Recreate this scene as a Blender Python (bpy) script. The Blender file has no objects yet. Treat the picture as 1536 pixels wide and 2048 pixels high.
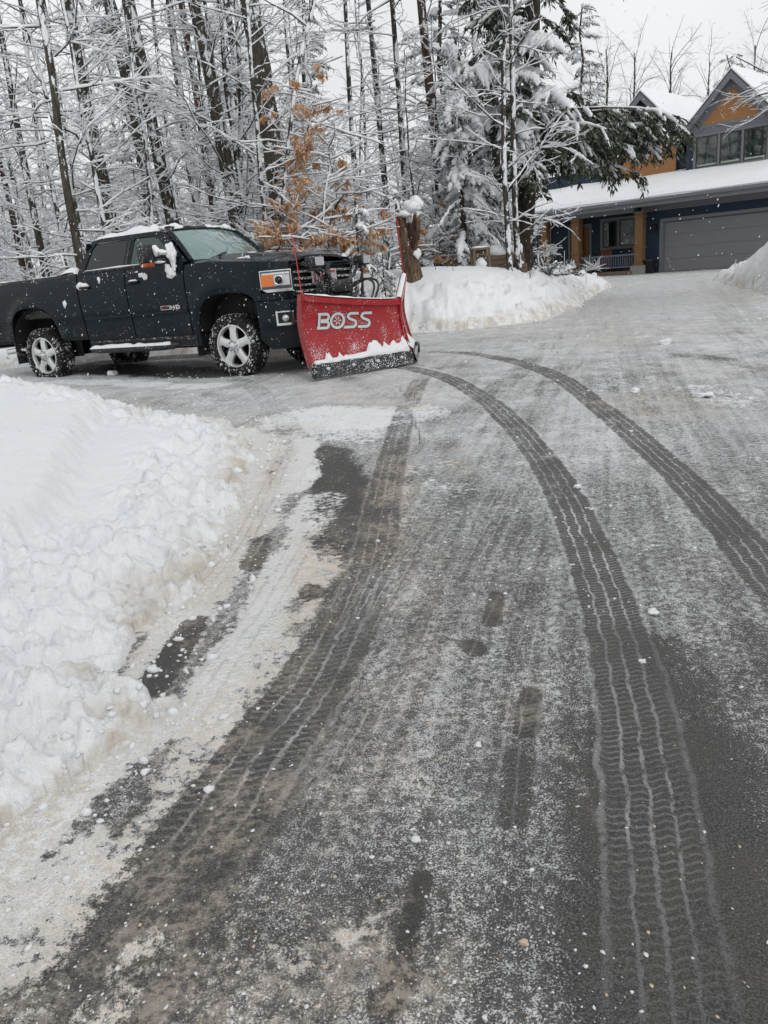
import bpy, bmesh, math, random
import numpy as np
from mathutils import Vector, Matrix
rs = np.random.RandomState(11)
random.seed(5)
scene = bpy.context.scene
COL = scene.collection
PI = math.pi

# ------------------------------------------------------------------ camera
F = 1560.0; CX, CY = 768.0, 1024.0
PITCH = math.radians(16.8); ROLL = math.atan(.0815); CZ = 1.45
vf = np.array([0, math.cos(PITCH), -math.sin(PITCH)]); vu0 = np.array([0, math.sin(PITCH), math.cos(PITCH)]); vr0 = np.array([1., 0, 0])
vr = vr0*math.cos(ROLL) - vu0*math.sin(ROLL); vu = vu0*math.cos(ROLL) + vr0*math.sin(ROLL)
CAM = np.array([0, 0, CZ])
cam = bpy.data.cameras.new('camera'); cam_o = bpy.data.objects.new('camera', cam); COL.objects.link(cam_o)
M = Matrix(((vr[0], vu[0], -vf[0], 0), (vr[1], vu[1], -vf[1], 0), (vr[2], vu[2], -vf[2], CZ), (0, 0, 0, 1)))
cam_o.matrix_world = M
cam.sensor_fit = 'VERTICAL'; cam.sensor_height = 24.0; cam.lens = F/2048.0*24.0
cam.clip_start = .05; cam.clip_end = 2000
scene.camera = cam_o
def ray(px, py): return vf + vr*(px-CX)/F - vu*(py-CY)/F
YS = [-60, 0, 4.4, 10, 14, 20, 34, 60, 500]; ZS = [0, 0, .10, .29, .33, .42, .60, .8, 2.5]
def gz(y): return np.interp(y, YS, ZS)
def ground_at(px, py):
    d = ray(px, py); t = .5
    while t < 400:
        q = CAM + d*t
        if q[2] < gz(q[1]): break
        t *= 1.003
    return q
def at(px, py, Y):
    d = ray(px, py); return CAM + d*(Y/d[1])

# ------------------------------------------------------------------ object helpers
def link(name, data=None, parent=None):
    o = bpy.data.objects.new(name, data); COL.objects.link(o)
    if parent is not None: o.parent = parent
    return o
def tag(o, label=None, cat=None, group=None, kind=None):
    if label: o['label'] = label
    if cat: o['category'] = cat
    if group: o['group'] = group
    if kind: o['kind'] = kind
    return o
def thing(name, label, cat, loc=(0, 0, 0), rotz=0, group=None):
    o = link(name); o.location = [float(v) for v in loc]; o.rotation_euler = (0, 0, rotz); o.empty_display_size = .2
    return tag(o, label, cat, group)
def mesh_np(name, V, Fs, mat=None, smooth=True):
    me = bpy.data.meshes.new(name)
    V = np.asarray(V, dtype=np.float32).reshape(-1, 3)
    if isinstance(Fs, np.ndarray): Fs = [Fs]
    Fs = [np.asarray(f, dtype=np.int32) for f in Fs if len(f)]
    me.vertices.add(len(V)); me.vertices.foreach_set('co', V.ravel())
    nl = sum(f.size for f in Fs); npol = sum(len(f) for f in Fs)
    me.loops.add(nl); me.loops.foreach_set('vertex_index', np.concatenate([f.ravel() for f in Fs]))
    me.polygons.add(npol)
    tot = np.concatenate([np.full(len(f), f.shape[1], np.int32) for f in Fs])
    st = np.concatenate([[0], np.cumsum(tot)[:-1]]).astype(np.int32)
    me.polygons.foreach_set('loop_start', st)
    me.polygons.foreach_set('use_smooth', np.full(npol, smooth))
    me.update(calc_edges=True)
    if mat: me.materials.append(mat)
    return me
class MB:
    """collects primitives into one mesh"""
    def __init__(s): s.bm = bmesh.new()
    def box(s, c, size, rot=None, bev=0, top=None):
        sx, sy, sz = [v/2 for v in size]; t = top or (1, 1)
        co = []
        for z in (-1, 1):
            fx, fy = (1, 1) if z < 0 else t
            for x, y in ((-1, -1), (1, -1), (1, 1), (-1, 1)): co.append(Vector((x*sx*fx, y*sy*fy, z*sz)))
        if rot is not None: co = [rot @ v for v in co]
        c = Vector([float(k) for k in c])
        b = s.bm if bev <= 0 else bmesh.new()
        vs = [b.verts.new(v + c) for v in co]
        for f in ((3, 2, 1, 0), (4, 5, 6, 7), (0, 1, 5, 4), (1, 2, 6, 5), (2, 3, 7, 6), (3, 0, 4, 7)): b.faces.new([vs[i] for i in f])
        if bev > 0:
            bmesh.ops.bevel(b, geom=list(b.edges), offset=bev, segments=2, profile=.5, affect='EDGES')
            tmp = bpy.data.meshes.new('t'); b.to_mesh(tmp); b.free(); s.bm.from_mesh(tmp); bpy.data.meshes.remove(tmp)
        return s
    def span(s, a, b, **k):
        return s.box([(a[i]+b[i])/2 for i in range(3)], [abs(b[i]-a[i]) for i in range(3)], **k)
    def bar(s, a, b, w, h, bev=0):
        a = Vector([float(k) for k in a]); b = Vector([float(k) for k in b]); d = b-a
        q = d.to_track_quat('Z', 'Y').to_matrix()
        return s.box((a+b)/2, (w, h, d.length), rot=q, bev=bev)
    def tube(s, pts, r, n=8, caps=True):
        pts = [Vector([float(k) for k in p]) for p in pts]; R = r if isinstance(r, (list, tuple, np.ndarray)) else [r]*len(pts)
        rings = []; ref = None
        for i, p in enumerate(pts):
            t = (pts[min(i+1, len(pts)-1)] - pts[max(i-1, 0)]).normalized()
            if ref is None:
                ref = t.orthogonal().normalized()
            ref = (ref - t*ref.dot(t)).normalized(); b = t.cross(ref)
            rings.append([s.bm.verts.new(p + (ref*math.cos(2*PI*k/n) + b*math.sin(2*PI*k/n))*float(R[i])) for k in range(n)])
        for i in range(len(rings)-1):
            for k in range(n):
                s.bm.faces.new((rings[i][k], rings[i][(k+1) % n], rings[i+1][(k+1) % n], rings[i+1][k]))
        if caps:
            s.bm.faces.new(rings[0][::-1]); s.bm.faces.new(rings[-1])
        return s
    def lathe(s, prof, n=32, axis='Z', c=(0, 0, 0), a0=0, closed=True):
        c = Vector(c); rings = []
        for r, h in prof:
            ring = []
            for k in range(n):
                a = a0 + 2*PI*k/n; x, y = r*math.cos(a), r*math.sin(a)
                v = Vector((x, y, h)) if axis == 'Z' else Vector((x, h, y)) if axis == 'Y' else Vector((h, x, y))
                ring.append(s.bm.verts.new(v + c))
            rings.append(ring)
        for i in range(len(rings)-1):
            for k in range(n): s.bm.faces.new((rings[i][k], rings[i][(k+1) % n], rings[i+1][(k+1) % n], rings[i+1][k]))
        if closed:
            s.bm.faces.new(rings[0][::-1]); s.bm.faces.new(rings[-1])
        return s
    def prism(s, poly, fn, h0, h1):
        """polygon (2D) extruded: fn(a, b, h) -> xyz"""
        lo = [s.bm.verts.new(fn(a, b, h0)) for a, b in poly]; hi = [s.bm.verts.new(fn(a, b, h1)) for a, b in poly]
        n = len(poly)
        for k in range(n): s.bm.faces.new((lo[k], lo[(k+1) % n], hi[(k+1) % n], hi[k]))
        s.bm.faces.new(lo[::-1]); s.bm.faces.new(hi)
        return s
    def grid(s, P, thick=None, close_u=False):
        """P[i][j] points; optional thickness vector function -> closed shell"""
        vs = [[s.bm.verts.new([float(k) for k in p]) for p in row] for row in P]
        a = len(vs); b = len(vs[0])
        for i in range(a-1):
            for j in range(b-1): s.bm.faces.new((vs[i][j], vs[i][j+1], vs[i+1][j+1], vs[i+1][j]))
        if thick is not None:
            ws = [[s.bm.verts.new([float(P[i][j][k]) + float(thick[k]) for k in range(3)]) for j in range(b)] for i in range(a)]
            for i in range(a-1):
                for j in range(b-1): s.bm.faces.new((ws[i][j], ws[i+1][j], ws[i+1][j+1], ws[i][j+1]))
            for i in range(a-1):
                for j in (0, b-1): s.bm.faces.new((vs[i][j], vs[i+1][j], ws[i+1][j], ws[i][j]))
            for j in range(b-1):
                for i in (0, a-1): s.bm.faces.new((vs[i][j], vs[i][j+1], ws[i][j+1], ws[i][j]))
        return s
    def holed(s, outer, holes, fn, thick):
        """flat polygon with holes in (a,b), mapped by fn(a,b,off); front at off 0, back at off -thick"""
        b2 = bmesh.new()
        def loop(pts):
            vs = [b2.verts.new((p[0], p[1], 0)) for p in pts]
            for i in range(len(vs)): b2.edges.new((vs[i], vs[(i+1) % len(vs)]))
        loop(outer)
        for h in holes: loop(h)
        bmesh.ops.triangle_fill(b2, use_beauty=True, edges=list(b2.edges))
        b2.verts.ensure_lookup_table()
        if thick:
            r = bmesh.ops.extrude_face_region(b2, geom=list(b2.faces))
            for g in r['geom']:
                if isinstance(g, bmesh.types.BMVert): g.co.z = -thick
        for v in b2.verts: v.co = Vector([float(k) for k in fn(v.co.x, v.co.y, v.co.z)])
        tmp = bpy.data.meshes.new('t'); b2.to_mesh(tmp); b2.free(); s.bm.from_mesh(tmp); bpy.data.meshes.remove(tmp)
        return s
    def blob(s, c, size, seed=0, sub=2, rough=.25, flat=None):
        tmpb = bmesh.new(); bmesh.ops.create_icosphere(tmpb, subdivisions=sub, radius=1)
        r_ = random.Random(seed); ph = [(r_.uniform(-3, 3), r_.uniform(-3, 3), r_.uniform(-3, 3), r_.uniform(0, 6)) for _ in range(6)]
        for v in tmpb.verts:
            k = 1 + rough*sum(math.sin(v.co.x*p[0]*1.6+v.co.y*p[1]*1.6+v.co.z*p[2]*1.6+p[3]) for p in ph)/3
            v.co = Vector((v.co.x*size[0]*k + c[0], v.co.y*size[1]*k + c[1], v.co.z*size[2]*k + c[2]))
            if flat is not None and v.co.z < flat: v.co.z = flat
        tmp = bpy.data.meshes.new('t'); tmpb.to_mesh(tmp); tmpb.free(); s.bm.from_mesh(tmp); bpy.data.meshes.remove(tmp)
        return s
    def mesh(s, name, mat, smooth=False, angle=None):
        bmesh.ops.recalc_face_normals(s.bm, faces=list(s.bm.faces))
        me = bpy.data.meshes.new(name); s.bm.to_mesh(me); s.bm.free()
        me.materials.append(mat)
        if smooth or angle:
            me.polygons.foreach_set('use_smooth', [True]*len(me.polygons))
            if angle: me.set_sharp_from_angle(angle=math.radians(angle))
        return me
    def build(s, name, mat, parent=None, smooth=False, angle=None, label=None):
        o = link(name, s.mesh(name, mat, smooth, angle), parent)
        if label: o['label'] = label
        return o

# ------------------------------------------------------------------ noise
def _hash(ix, iy, seed):
    h = (ix*374761393 + iy*668265263 + seed*1274126177) & 0x7fffffff
    h = ((h ^ (h >> 13))*1274126177) & 0x7fffffff
    return ((h ^ (h >> 16)) & 0xffff)/65535.0
def vnoise(x, y, seed=0):
    x = np.asarray(x, float); y = np.asarray(y, float)
    ix = np.floor(x).astype(np.int64); iy = np.floor(y).astype(np.int64); fx = x-ix; fy = y-iy
    fx = fx*fx*fx*(fx*(fx*6-15)+10); fy = fy*fy*fy*(fy*(fy*6-15)+10)
    a = _hash(ix, iy, seed); b = _hash(ix+1, iy, seed); c = _hash(ix, iy+1, seed); d = _hash(ix+1, iy+1, seed)
    return (a*(1-fx)+b*fx)*(1-fy) + (c*(1-fx)+d*fx)*fy
def fbm(x, y, sc, oct=4, seed=0, gain=.5):
    s = 0; a = 1; t = 0
    for o in range(oct):
        s = s + a*(vnoise(x*sc + 17.3*o, y*sc + 9.1*o, seed+o)*2-1); t += a; a *= gain; sc *= 2.03
    return s/t
def sstep(a, b, x):
    t = np.clip((x-a)/(b-a), 0, 1); return t*t*(3-2*t)

# ------------------------------------------------------------------ node helpers
class NT:
    def __init__(s, name):
        s.m = bpy.data.materials.new(name); s.m.use_nodes = True; s.t = s.m.node_tree; s.t.nodes.clear()
        s.out = s.n('ShaderNodeOutputMaterial')
    def n(s, ty, **kw):
        nd = s.t.nodes.new(ty)
        for k, v in kw.items(): setattr(nd, k, v)
        return nd
    def set(s, nd, i, v):
        if v is None: return
        if isinstance(v, bpy.types.NodeSocket): s.t.links.new(v, nd.inputs[i])
        else:
            inp = nd.inputs[i]
            if hasattr(inp.default_value, '__len__') and not hasattr(v, '__len__'): v = (v,)*len(inp.default_value)
            if hasattr(v, '__len__') and len(inp.default_value) == 4 and len(v) == 3: v = (*v, 1)
            inp.default_value = v
    def math(s, op, a, b=None, c=None, clamp=False):
        nd = s.n('ShaderNodeMath', operation=op, use_clamp=clamp); s.set(nd, 0, a); s.set(nd, 1, b); s.set(nd, 2, c); return nd.outputs[0]
    def mix(s, f, a, b, blend='MIX'):
        nd = s.n('ShaderNodeMix', data_type='RGBA', blend_type=blend, clamp_factor=True); s.set(nd, 0, f); s.set(nd, 6, a); s.set(nd, 7, b); return nd.outputs[2]
    def ss(s, x, a, b):
        nd = s.n('ShaderNodeMapRange', interpolation_type='SMOOTHSTEP'); s.set(nd, 0, x); s.set(nd, 1, a); s.set(nd, 2, b); s.set(nd, 3, 0.); s.set(nd, 4, 1.); return nd.outputs[0]
    def noise(s, scale, detail=2, vec=None, rough=.5, dist=0):
        nd = s.n('ShaderNodeTexNoise'); s.set(nd, 'Scale', scale); s.set(nd, 'Detail', detail); s.set(nd, 'Roughness', rough); s.set(nd, 'Distortion', dist)
        if vec is not None: s.t.links.new(vec, nd.inputs['Vector'])
        return nd.outputs[0]
    def pos(s): return s.n('ShaderNodeNewGeometry').outputs['Position']
    def nrm(s): return s.n('ShaderNodeNewGeometry').outputs['Normal']
    def obj(s): return s.n('ShaderNodeTexCoord').outputs['Object']
    def sep(s, v):
        nd = s.n('ShaderNodeSeparateXYZ'); s.t.links.new(v, nd.inputs[0]); return nd.outputs
    def attr(s, name):
        nd = s.n('ShaderNodeAttribute', attribute_name=name); return nd
    def vmul(s, v, k):
        nd = s.n('ShaderNodeVectorMath', operation='MULTIPLY'); s.t.links.new(v, nd.inputs[0]); nd.inputs[1].default_value = k; return nd.outputs[0]
    def rand(s): return s.n('ShaderNodeObjectInfo').outputs['Random']
    def bump(s, h, strength=.5, dist=.01, normal=None):
        nd = s.n('ShaderNodeBump'); s.set(nd, 'Height', h); s.set(nd, 'Strength', strength); s.set(nd, 'Distance', dist)
        if normal is not None: s.t.links.new(normal, nd.inputs['Normal'])
        return nd.outputs[0]
    def bsdf(s, color, rough=.6, metal=0, bump=None, coat=0, spec=.5, ior=None, trans=0, sss=None):
        b = s.n('ShaderNodeBsdfPrincipled'); s.set(b, 'Base Color', color); s.set(b, 'Roughness', rough); s.set(b, 'Metallic', metal)
        s.set(b, 'Coat Weight', coat); s.set(b, 'Specular IOR Level', spec)
        if trans: s.set(b, 'Transmission Weight', trans)
        if ior: s.set(b, 'IOR', ior)
        if bump is not None: s.t.links.new(bump, b.inputs['Normal'])
        s.t.links.new(b.outputs[0], s.out.inputs[0]); return s.m
SNOW = (.74, .76, .78)
def simple(name, c, rough=.6, metal=0, var=.12, sc=12, coat=0, bump=.0, bsc=60, spec=.5, flecks=0, fsc=70):
    """plain procedural material: slight tone variation, optional bump and clinging snow flecks"""
    t = NT(name); o = t.obj()
    n = t.noise(sc, 4, o)
    k = t.math('MULTIPLY_ADD', n, var*2, 1-var)
    nd = t.n('ShaderNodeVectorMath', operation='SCALE'); nd.inputs[0].default_value = c; t.t.links.new(k, nd.inputs['Scale'])
    colr = nd.outputs[0]
    r = t.math('MULTIPLY_ADD', t.noise(sc*3, 3, o), .2, rough-.1)
    bp = t.bump(t.noise(bsc, 3, o), bump, .004) if bump else None
    if flecks:
        f = t.ss(t.math('ADD', t.noise(fsc, 2, o), t.math('MULTIPLY', t.noise(fsc*.07, 2, o), .35)), .86-flecks*.25, .90-flecks*.25)
        colr = t.mix(f, colr, SNOW); r = t.math('MAXIMUM', r, t.math('MULTIPLY', f, .8))
        metal = t.math('MULTIPLY', t.math('SUBTRACT', 1., f), metal) if metal else 0
    return t.bsdf(colr, r, metal, bp, coat, spec)

def m_snow():
    t = NT('snow'); p = t.pos()
    h = t.math('ADD', t.math('MULTIPLY', t.noise(12, 7, p, .72), .8), t.math('MULTIPLY', t.noise(90, 4, p, .7), .3))
    d = t.attr('dirt').outputs['Fac']
    d2 = t.math('MULTIPLY', d, t.ss(t.noise(3.5, 5, p, .65), .38, .62))
    c = t.mix(t.noise(1.3, 3, p), (.77, .79, .815), (.83, .845, .86))
    c = t.mix(d2, c, (.52, .46, .38))
    return t.bsdf(c, .75, 0, t.bump(h, .8, .035), spec=.25)
def m_treesnow():
    t = NT('branch_snow'); p = t.pos()
    c = t.mix(t.noise(2.3, 2, p), (.72, .74, .765), (.80, .81, .83))
    return t.bsdf(c, .8, 0, None, spec=.2)
def m_bark(name, c1, c2, thr=.52, sc=1.0, wind=(.55, -.75, .2)):
    t = NT(name); p = t.pos()
    ps = t.vmul(p, (1, 1, .22))
    n = t.noise(22*sc, 5, ps, .65)
    c = t.mix(t.ss(n, .35, .65), c1, c2)
    # lichen / moss tint
    c = t.mix(t.math('MULTIPLY', t.ss(t.noise(2.2, 4, p), .5, .7), .5), c, (.075, .075, .045))
    dt = t.n('ShaderNodeVectorMath', operation='DOT_PRODUCT'); t.t.links.new(t.nrm(), dt.inputs[0]); dt.inputs[1].default_value = wind
    w = t.math('MULTIPLY', dt.outputs['Value'], .13)
    pn = t.vmul(p, (1, 1, .55))
    sn = t.math('ADD', t.math('ADD', t.math('MULTIPLY', t.noise(9, 5, pn, .7), .62), t.math('MULTIPLY', t.noise(1.1, 3, p), .38)), w)
    up = t.sep(t.nrm())[2]
    f = t.math('MAXIMUM', t.ss(sn, thr, thr+.035), t.ss(up, .5, .7))
    c = t.mix(f, c, SNOW)
    h = t.math('ADD', t.math('MULTIPLY', n, .5), t.math('MULTIPLY', f, .8))
    return t.bsdf(c, .85, 0, t.bump(h, .8, .03), spec=.2)
def m_twig(name, c, up0=.1):
    t = NT(name)
    up = t.sep(t.nrm())[2]
    f = t.ss(t.math('ADD', up, t.math('MULTIPLY', t.math('SUBTRACT', t.noise(5, 3, t.pos()), .5), 1.2)), up0, up0+.25)
    return t.bsdf(t.mix(f, c, SNOW), .85, spec=.2)
def m_foliage(name, ca, cb, snow=.55):
    t = NT(name); p = t.pos()
    c = t.mix(t.noise(3.1, 3, p), ca, cb)
    c = t.mix(t.math('MULTIPLY', t.rand(), .3), c, cb)
    f = t.ss(t.noise(11, 4, p, .7), snow, snow+.06)
    f = t.math('MULTIPLY', f, .8)
    return t.bsdf(t.mix(f, c, SNOW), .7, spec=.3)
MS = dict(
 snow=m_snow(), tsnow=m_treesnow(),
 bark=m_bark('grey_brown_bark', (.030, .026, .020), (.085, .074, .060), .635),
 bark_snowy=m_bark('snow_plastered_bark', (.03, .026, .02), (.075, .066, .055), .575),
 bark_red=m_bark('reddish_pine_bark', (.035, .022, .018), (.11, .062, .048), .66, .7),
 bark_dark=m_bark('dark_hemlock_bark', (.018, .015, .012), (.06, .047, .037), .72),
 rotten=m_bark('rotten_wood', (.05, .032, .022), (.17, .11, .075), .72, 1.3),
 twig=m_twig('twig_bark', (.045, .037, .030)), twig_red=m_twig('young_twig_bark', (.07, .048, .035)),
 needle=m_foliage('hemlock_needles', (.022, .030, .016), (.058, .068, .036), .58),
 needle_snowy=m_foliage('snowy_needles', (.026, .042, .026), (.062, .082, .052), .50),
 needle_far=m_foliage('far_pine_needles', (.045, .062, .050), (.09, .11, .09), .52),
 leaf=m_foliage('dead_beech_leaves', (.38, .20, .10), (.54, .34, .20), .60),
)
# ------------------------------------------------------------------ setting: ground, driveway
def catmull(P, k=8):
    P = np.asarray(P, float); Q = np.vstack([2*P[0]-P[1], P, 2*P[-1]-P[-2]]); out = []
    for i in range(1, len(Q)-2):
        for t in np.linspace(0, 1, k, endpoint=False):
            a, b, c, d = Q[i-1], Q[i], Q[i+1], Q[i+2]
            out.append(.5*((2*b)+(-a+c)*t+(2*a-5*b+4*c-d)*t*t+(-a+3*b-3*c+d)*t**3))
    out.append(P[-1]); return np.array(out)
def gpx(pts): return np.array([ground_at(*p)[:2] for p in pts])
def poly_field(X, Y, P):
    """nearest point on polyline: signed across, along, distance past ends"""
    best = np.full(X.shape, 1e9); U = np.zeros(X.shape); V = np.zeros(X.shape); s0 = 0
    for i in range(len(P)-1):
        a, b = P[i], P[i+1]; d = b-a; L = math.hypot(*d)
        if L < 1e-6: continue
        d = d/L; rx = X-a[0]; ry = Y-a[1]; t = np.clip(rx*d[0]+ry*d[1], 0, L)
        ex = rx-d[0]*t; ey = ry-d[1]*t; ds = ex*ex+ey*ey; m = ds < best
        sgn = np.where(rx*d[1]-ry*d[0] > 0, 1., -1.)
        U = np.where(m, sgn*np.sqrt(ds), U); V = np.where(m, s0+t, V); best = np.where(m, ds, best); s0 += L
    return U, V, s0
def poly_sd(X, Y, P):
    """signed distance to closed polygon, positive outside"""
    ins = np.zeros(X.shape, bool); best = np.full(X.shape, 1e9); n = len(P)
    for i in range(n):
        a = P[i]; b = P[(i+1) % n]; d = b-a; L2 = d@d
        t = np.clip(((X-a[0])*d[0]+(Y-a[1])*d[1])/L2, 0, 1)
        ds = (X-a[0]-d[0]*t)**2+(Y-a[1]-d[1]*t)**2; best = np.minimum(best, ds)
        c = ((a[1] > Y) != (b[1] > Y)); 
        with np.errstate(divide='ignore', invalid='ignore'):
            xi = (b[0]-a[0])*(Y-a[1])/(b[1]-a[1]+1e-12)+a[0]
        ins ^= (c & (X < xi))
    return np.where(ins, -1, 1)*np.sqrt(best)

edge_near = gpx([(300, 1450), (285, 1395), (305, 1320), (380, 1215), (455, 1110), (500, 1020), (520, 950), (545, 900), (520, 868), (440, 848), (330, 832), (215, 806), (100, 790), (0, 792)])
left_low = gpx([(0, 1745), (90, 1610), (170, 1530), (250, 1475)])
far_foot = gpx([(836, 664), (900, 662), (1000, 652), (1080, 640), (1140, 618), (1180, 596)])
DRIVE = np.vstack([
    [(-1.5, -8), (-1.2, 0.)], left_low, edge_near,
    [(-7.5, 11.2), (-12, 12.0), (-22, 12.6), (-22, 15.6), (-12, 15.2), (-6.5, 14.9), (-3, 14.9), (-.5, 15.2)],
    far_foot,
    [(8.3, 27.5), (8.9, 30.5), (8.2, 32.5), (7.6, 34.2), (9.0, 36.8), (11.5, 41), (23, 30.5), (20.5, 28.0), (16.5, 28.9), (13.4, 28.2)],
    gpx([(1425, 562), (1462, 573), (1500, 580), (1536, 592)]),
    [(9.6, 17), (11.5, 13), (14, 8), (15, 0), (15, -8)]])
# house frame: FO + FD*s + FN*off
FK = 1.178; _a = math.radians(45)
FO = CAM + (np.array([11.37971573, 31., .738])-CAM)*FK; FO[2] = 0
FD = np.array([math.cos(_a), -math.sin(_a), 0]); FN = np.array([-math.sin(_a), -math.cos(_a), 0])
def HP(s, off, z): return FO + FD*s + FN*off + np.array([0, 0, z])

def gauss(X, Y, x, y, rx, ry=None, rot=0):
    ry = ry or rx; c, s_ = math.cos(rot), math.sin(rot); dx = X-x; dy = Y-y
    return np.exp(-(((dx*c+dy*s_)/rx)**2+((-dx*s_+dy*c)/ry)**2))
STEP1 = gpx([(300, 812), (235, 842), (190, 905), (165, 1010), (120, 1120), (0, 1200), (-300, 1380)])  # edge of the high smooth drift
def snow_height(X, Y, want_dirt=False):
    d0 = poly_sd(X, Y, DRIVE)
    r = np.hypot(X, Y)
    d = d0 + .13*fbm(X, Y, 1.6, 3, 3) + .08*fbm(X, Y, 7, 3, 5)
    d = d - .10*((X < -.3) & (Y < 9) & (Y > 2.5))
    base = gz(Y)
    near = (X < 1) & (Y < 13.) & (X > -30)
    # amplitude of the plowed bank in the different places
    A = np.where(near, .285, .58)
    w = np.where(near, 1.0, .75)
    mid = gauss(X, Y, 1.6, 18.0, 6.5, 2.6, .18)
    A = A + .62*mid
    right = gauss(X, Y, 11.6, 19.6, 3.6, 3.0)
    A = A + 1.35*right
    back = sstep(0, 3, Y-14)*(1-sstep(-4.5, -1.5, X))                       # woods floor behind the truck
    A = A - .18*back
    prof = A*(1-np.exp(-np.maximum(d, 0)/w))
    h = base + np.where(d > 0, prof + .02, np.maximum(-.10, d*.6) - .015)
    # smooth drift of the near bank with a scooped terrace
    u, v, L = poly_field(X, Y, STEP1)
    inn = np.where(near, 1., 0.)
    uu_ = u + .06*fbm(X, Y, 4, 3, 8)
    h += inn*(.12*sstep(-.05, .16, uu_) - .05*sstep(-.55, -.1, uu_)*(1-sstep(-.05, .16, uu_)))*sstep(.15, .5, d)
    h -= inn*.14*sstep(1.2, 4.0, d)*sstep(8.2, 10., Y)
    # porch mound and garden
    g = gauss(X, Y, *HP(-3.2, 2.2, 0)[:2], 1.9, 1.0, -.78)
    h += .55*g*sstep(0, .5, d)
    h -= .35*sstep(0, 1.2, d)*gauss(X, Y, *HP(-6.5, 4.2, 0)[:2], 3.2, 1.2, .3)
    # far from the drive: rolling snow
    h += sstep(.8, 4, d)*(.10*fbm(X, Y, .35, 3, 21)+.03*fbm(X, Y, 1.3, 3, 22))
    h += sstep(40, 120, r)*1.5
    # lumps on the plowed face
    zone = np.where(near, .50 + .75*(1-sstep(3.2, 4.6, Y)), .8)
    lump = sstep(-.12, .10, d)*(1-sstep(zone, zone+.45, d + .25*fbm(X, Y, 1.2, 2, 47)))
    n1 = 1-np.abs(fbm(X, Y, 3.2, 2, 31)); n2 = fbm(X, Y, 8.5, 3, 33, .6); n3 = fbm(X, Y, 24, 2, 35)
    n4 = fbm(X, Y, 50, 2, 37); chunk = sstep(.1, .35, fbm(X, Y, 4.2, 3, 45, .6))*.07 + sstep(.15, .3, fbm(X, Y, 11, 2, 46))*.030
    crumb = (.10*(n1-.75) + .060*n2 + .024*n3 + .010*n4 + chunk*.8)
    h += crumb*(lump*.85 + .015)*np.where(near, 1, 1.15) + np.where(near, 0, 1)*lump*(.10*fbm(X, Y, 1.4, 4, 48, .6)+.05*sstep(0, .3, fbm(X, Y, 2.7, 3, 49)))
    # vertical ice chunks / hollows
    h += 0
    dirt = np.clip(1-np.abs(d-.02)/.30, 0, 1)*.9
    dirt = np.maximum(dirt, .55*gauss(X, Y, *gpx([(730, 690)])[0], 1.5)*(d > 0))
    return (h, dirt, d0) if want_dirt else h
def hz(x, y): return float(snow_height(np.array([x]), np.array([y]))[0])

def polar(r0, r1, ratio, th_step, th_in=41, coarse=40):
    R = [r0]
    while R[-1] < r1: R.append(R[-1]*ratio + 0)
    R = np.array(R)
    fine = np.arange(-th_in, th_in+1e-6, th_step); cr = np.linspace(th_in, 360-th_in, coarse+2)[1:-1]
    th = np.radians(np.concatenate([fine, cr])); return R, th
def polar_sheet(name, mat, R, th, zfun, keep=None, attrs=None):
    X = R[:, None]*np.sin(th)[None]; Y = R[:, None]*np.cos(th)[None]
    res = zfun(X, Y); Z = res
    nr, nt = X.shape; idx = np.arange(nr*nt).reshape(nr, nt)
    j2 = np.roll(idx, -1, axis=1)
    Fq = np.stack([idx[:-1], idx[1:], j2[1:], j2[:-1]], -1).reshape(-1, 4)
    V = np.stack([X, Y, Z], -1).reshape(-1, 3)
    tri = np.stack([np.full(nt, nr*nt), idx[0], np.roll(idx[0], -1)], -1)
    V = np.vstack([V, [[0, 0, float(Z[0].mean())]]]); XX, YY = V[:, 0], V[:, 1]
    if keep is not None:
        k = keep(XX, YY); Fq = Fq[k[Fq].all(1)]; tri = tri[k[tri].all(1)]
        used = np.zeros(len(V), bool); used[Fq.ravel()] = True; used[tri.ravel()] = True
        mp = np.cumsum(used)-1; V = V[used]; Fq = mp[Fq]; tri = mp[tri]
    me = mesh_np(name, V, [Fq, tri], mat)
    if attrs:
        for an, (ty, arr) in attrs(V[:, 0], V[:, 1]).items():
            a = me.attributes.new(an, ty, 'POINT'); a.data.foreach_set('color' if ty == 'FLOAT_COLOR' else 'value', np.asarray(arr, np.float32).ravel())
    return tag(link(name, me), kind='structure')

R, th = polar(.35, 60, 1.0056, .155); _R2 = polar(64, 420, 1.03, 1)[0]; R = np.concatenate([R, _R2])
ground = polar_sheet('snow_ground', MS['snow'], R, th, lambda X, Y: snow_height(X, Y),
    keep=lambda X, Y: poly_sd(X, Y, DRIVE) > -1.0,
    attrs=lambda X, Y: {'dirt': ('FLOAT', snow_height(X, Y, True)[1])})

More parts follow.
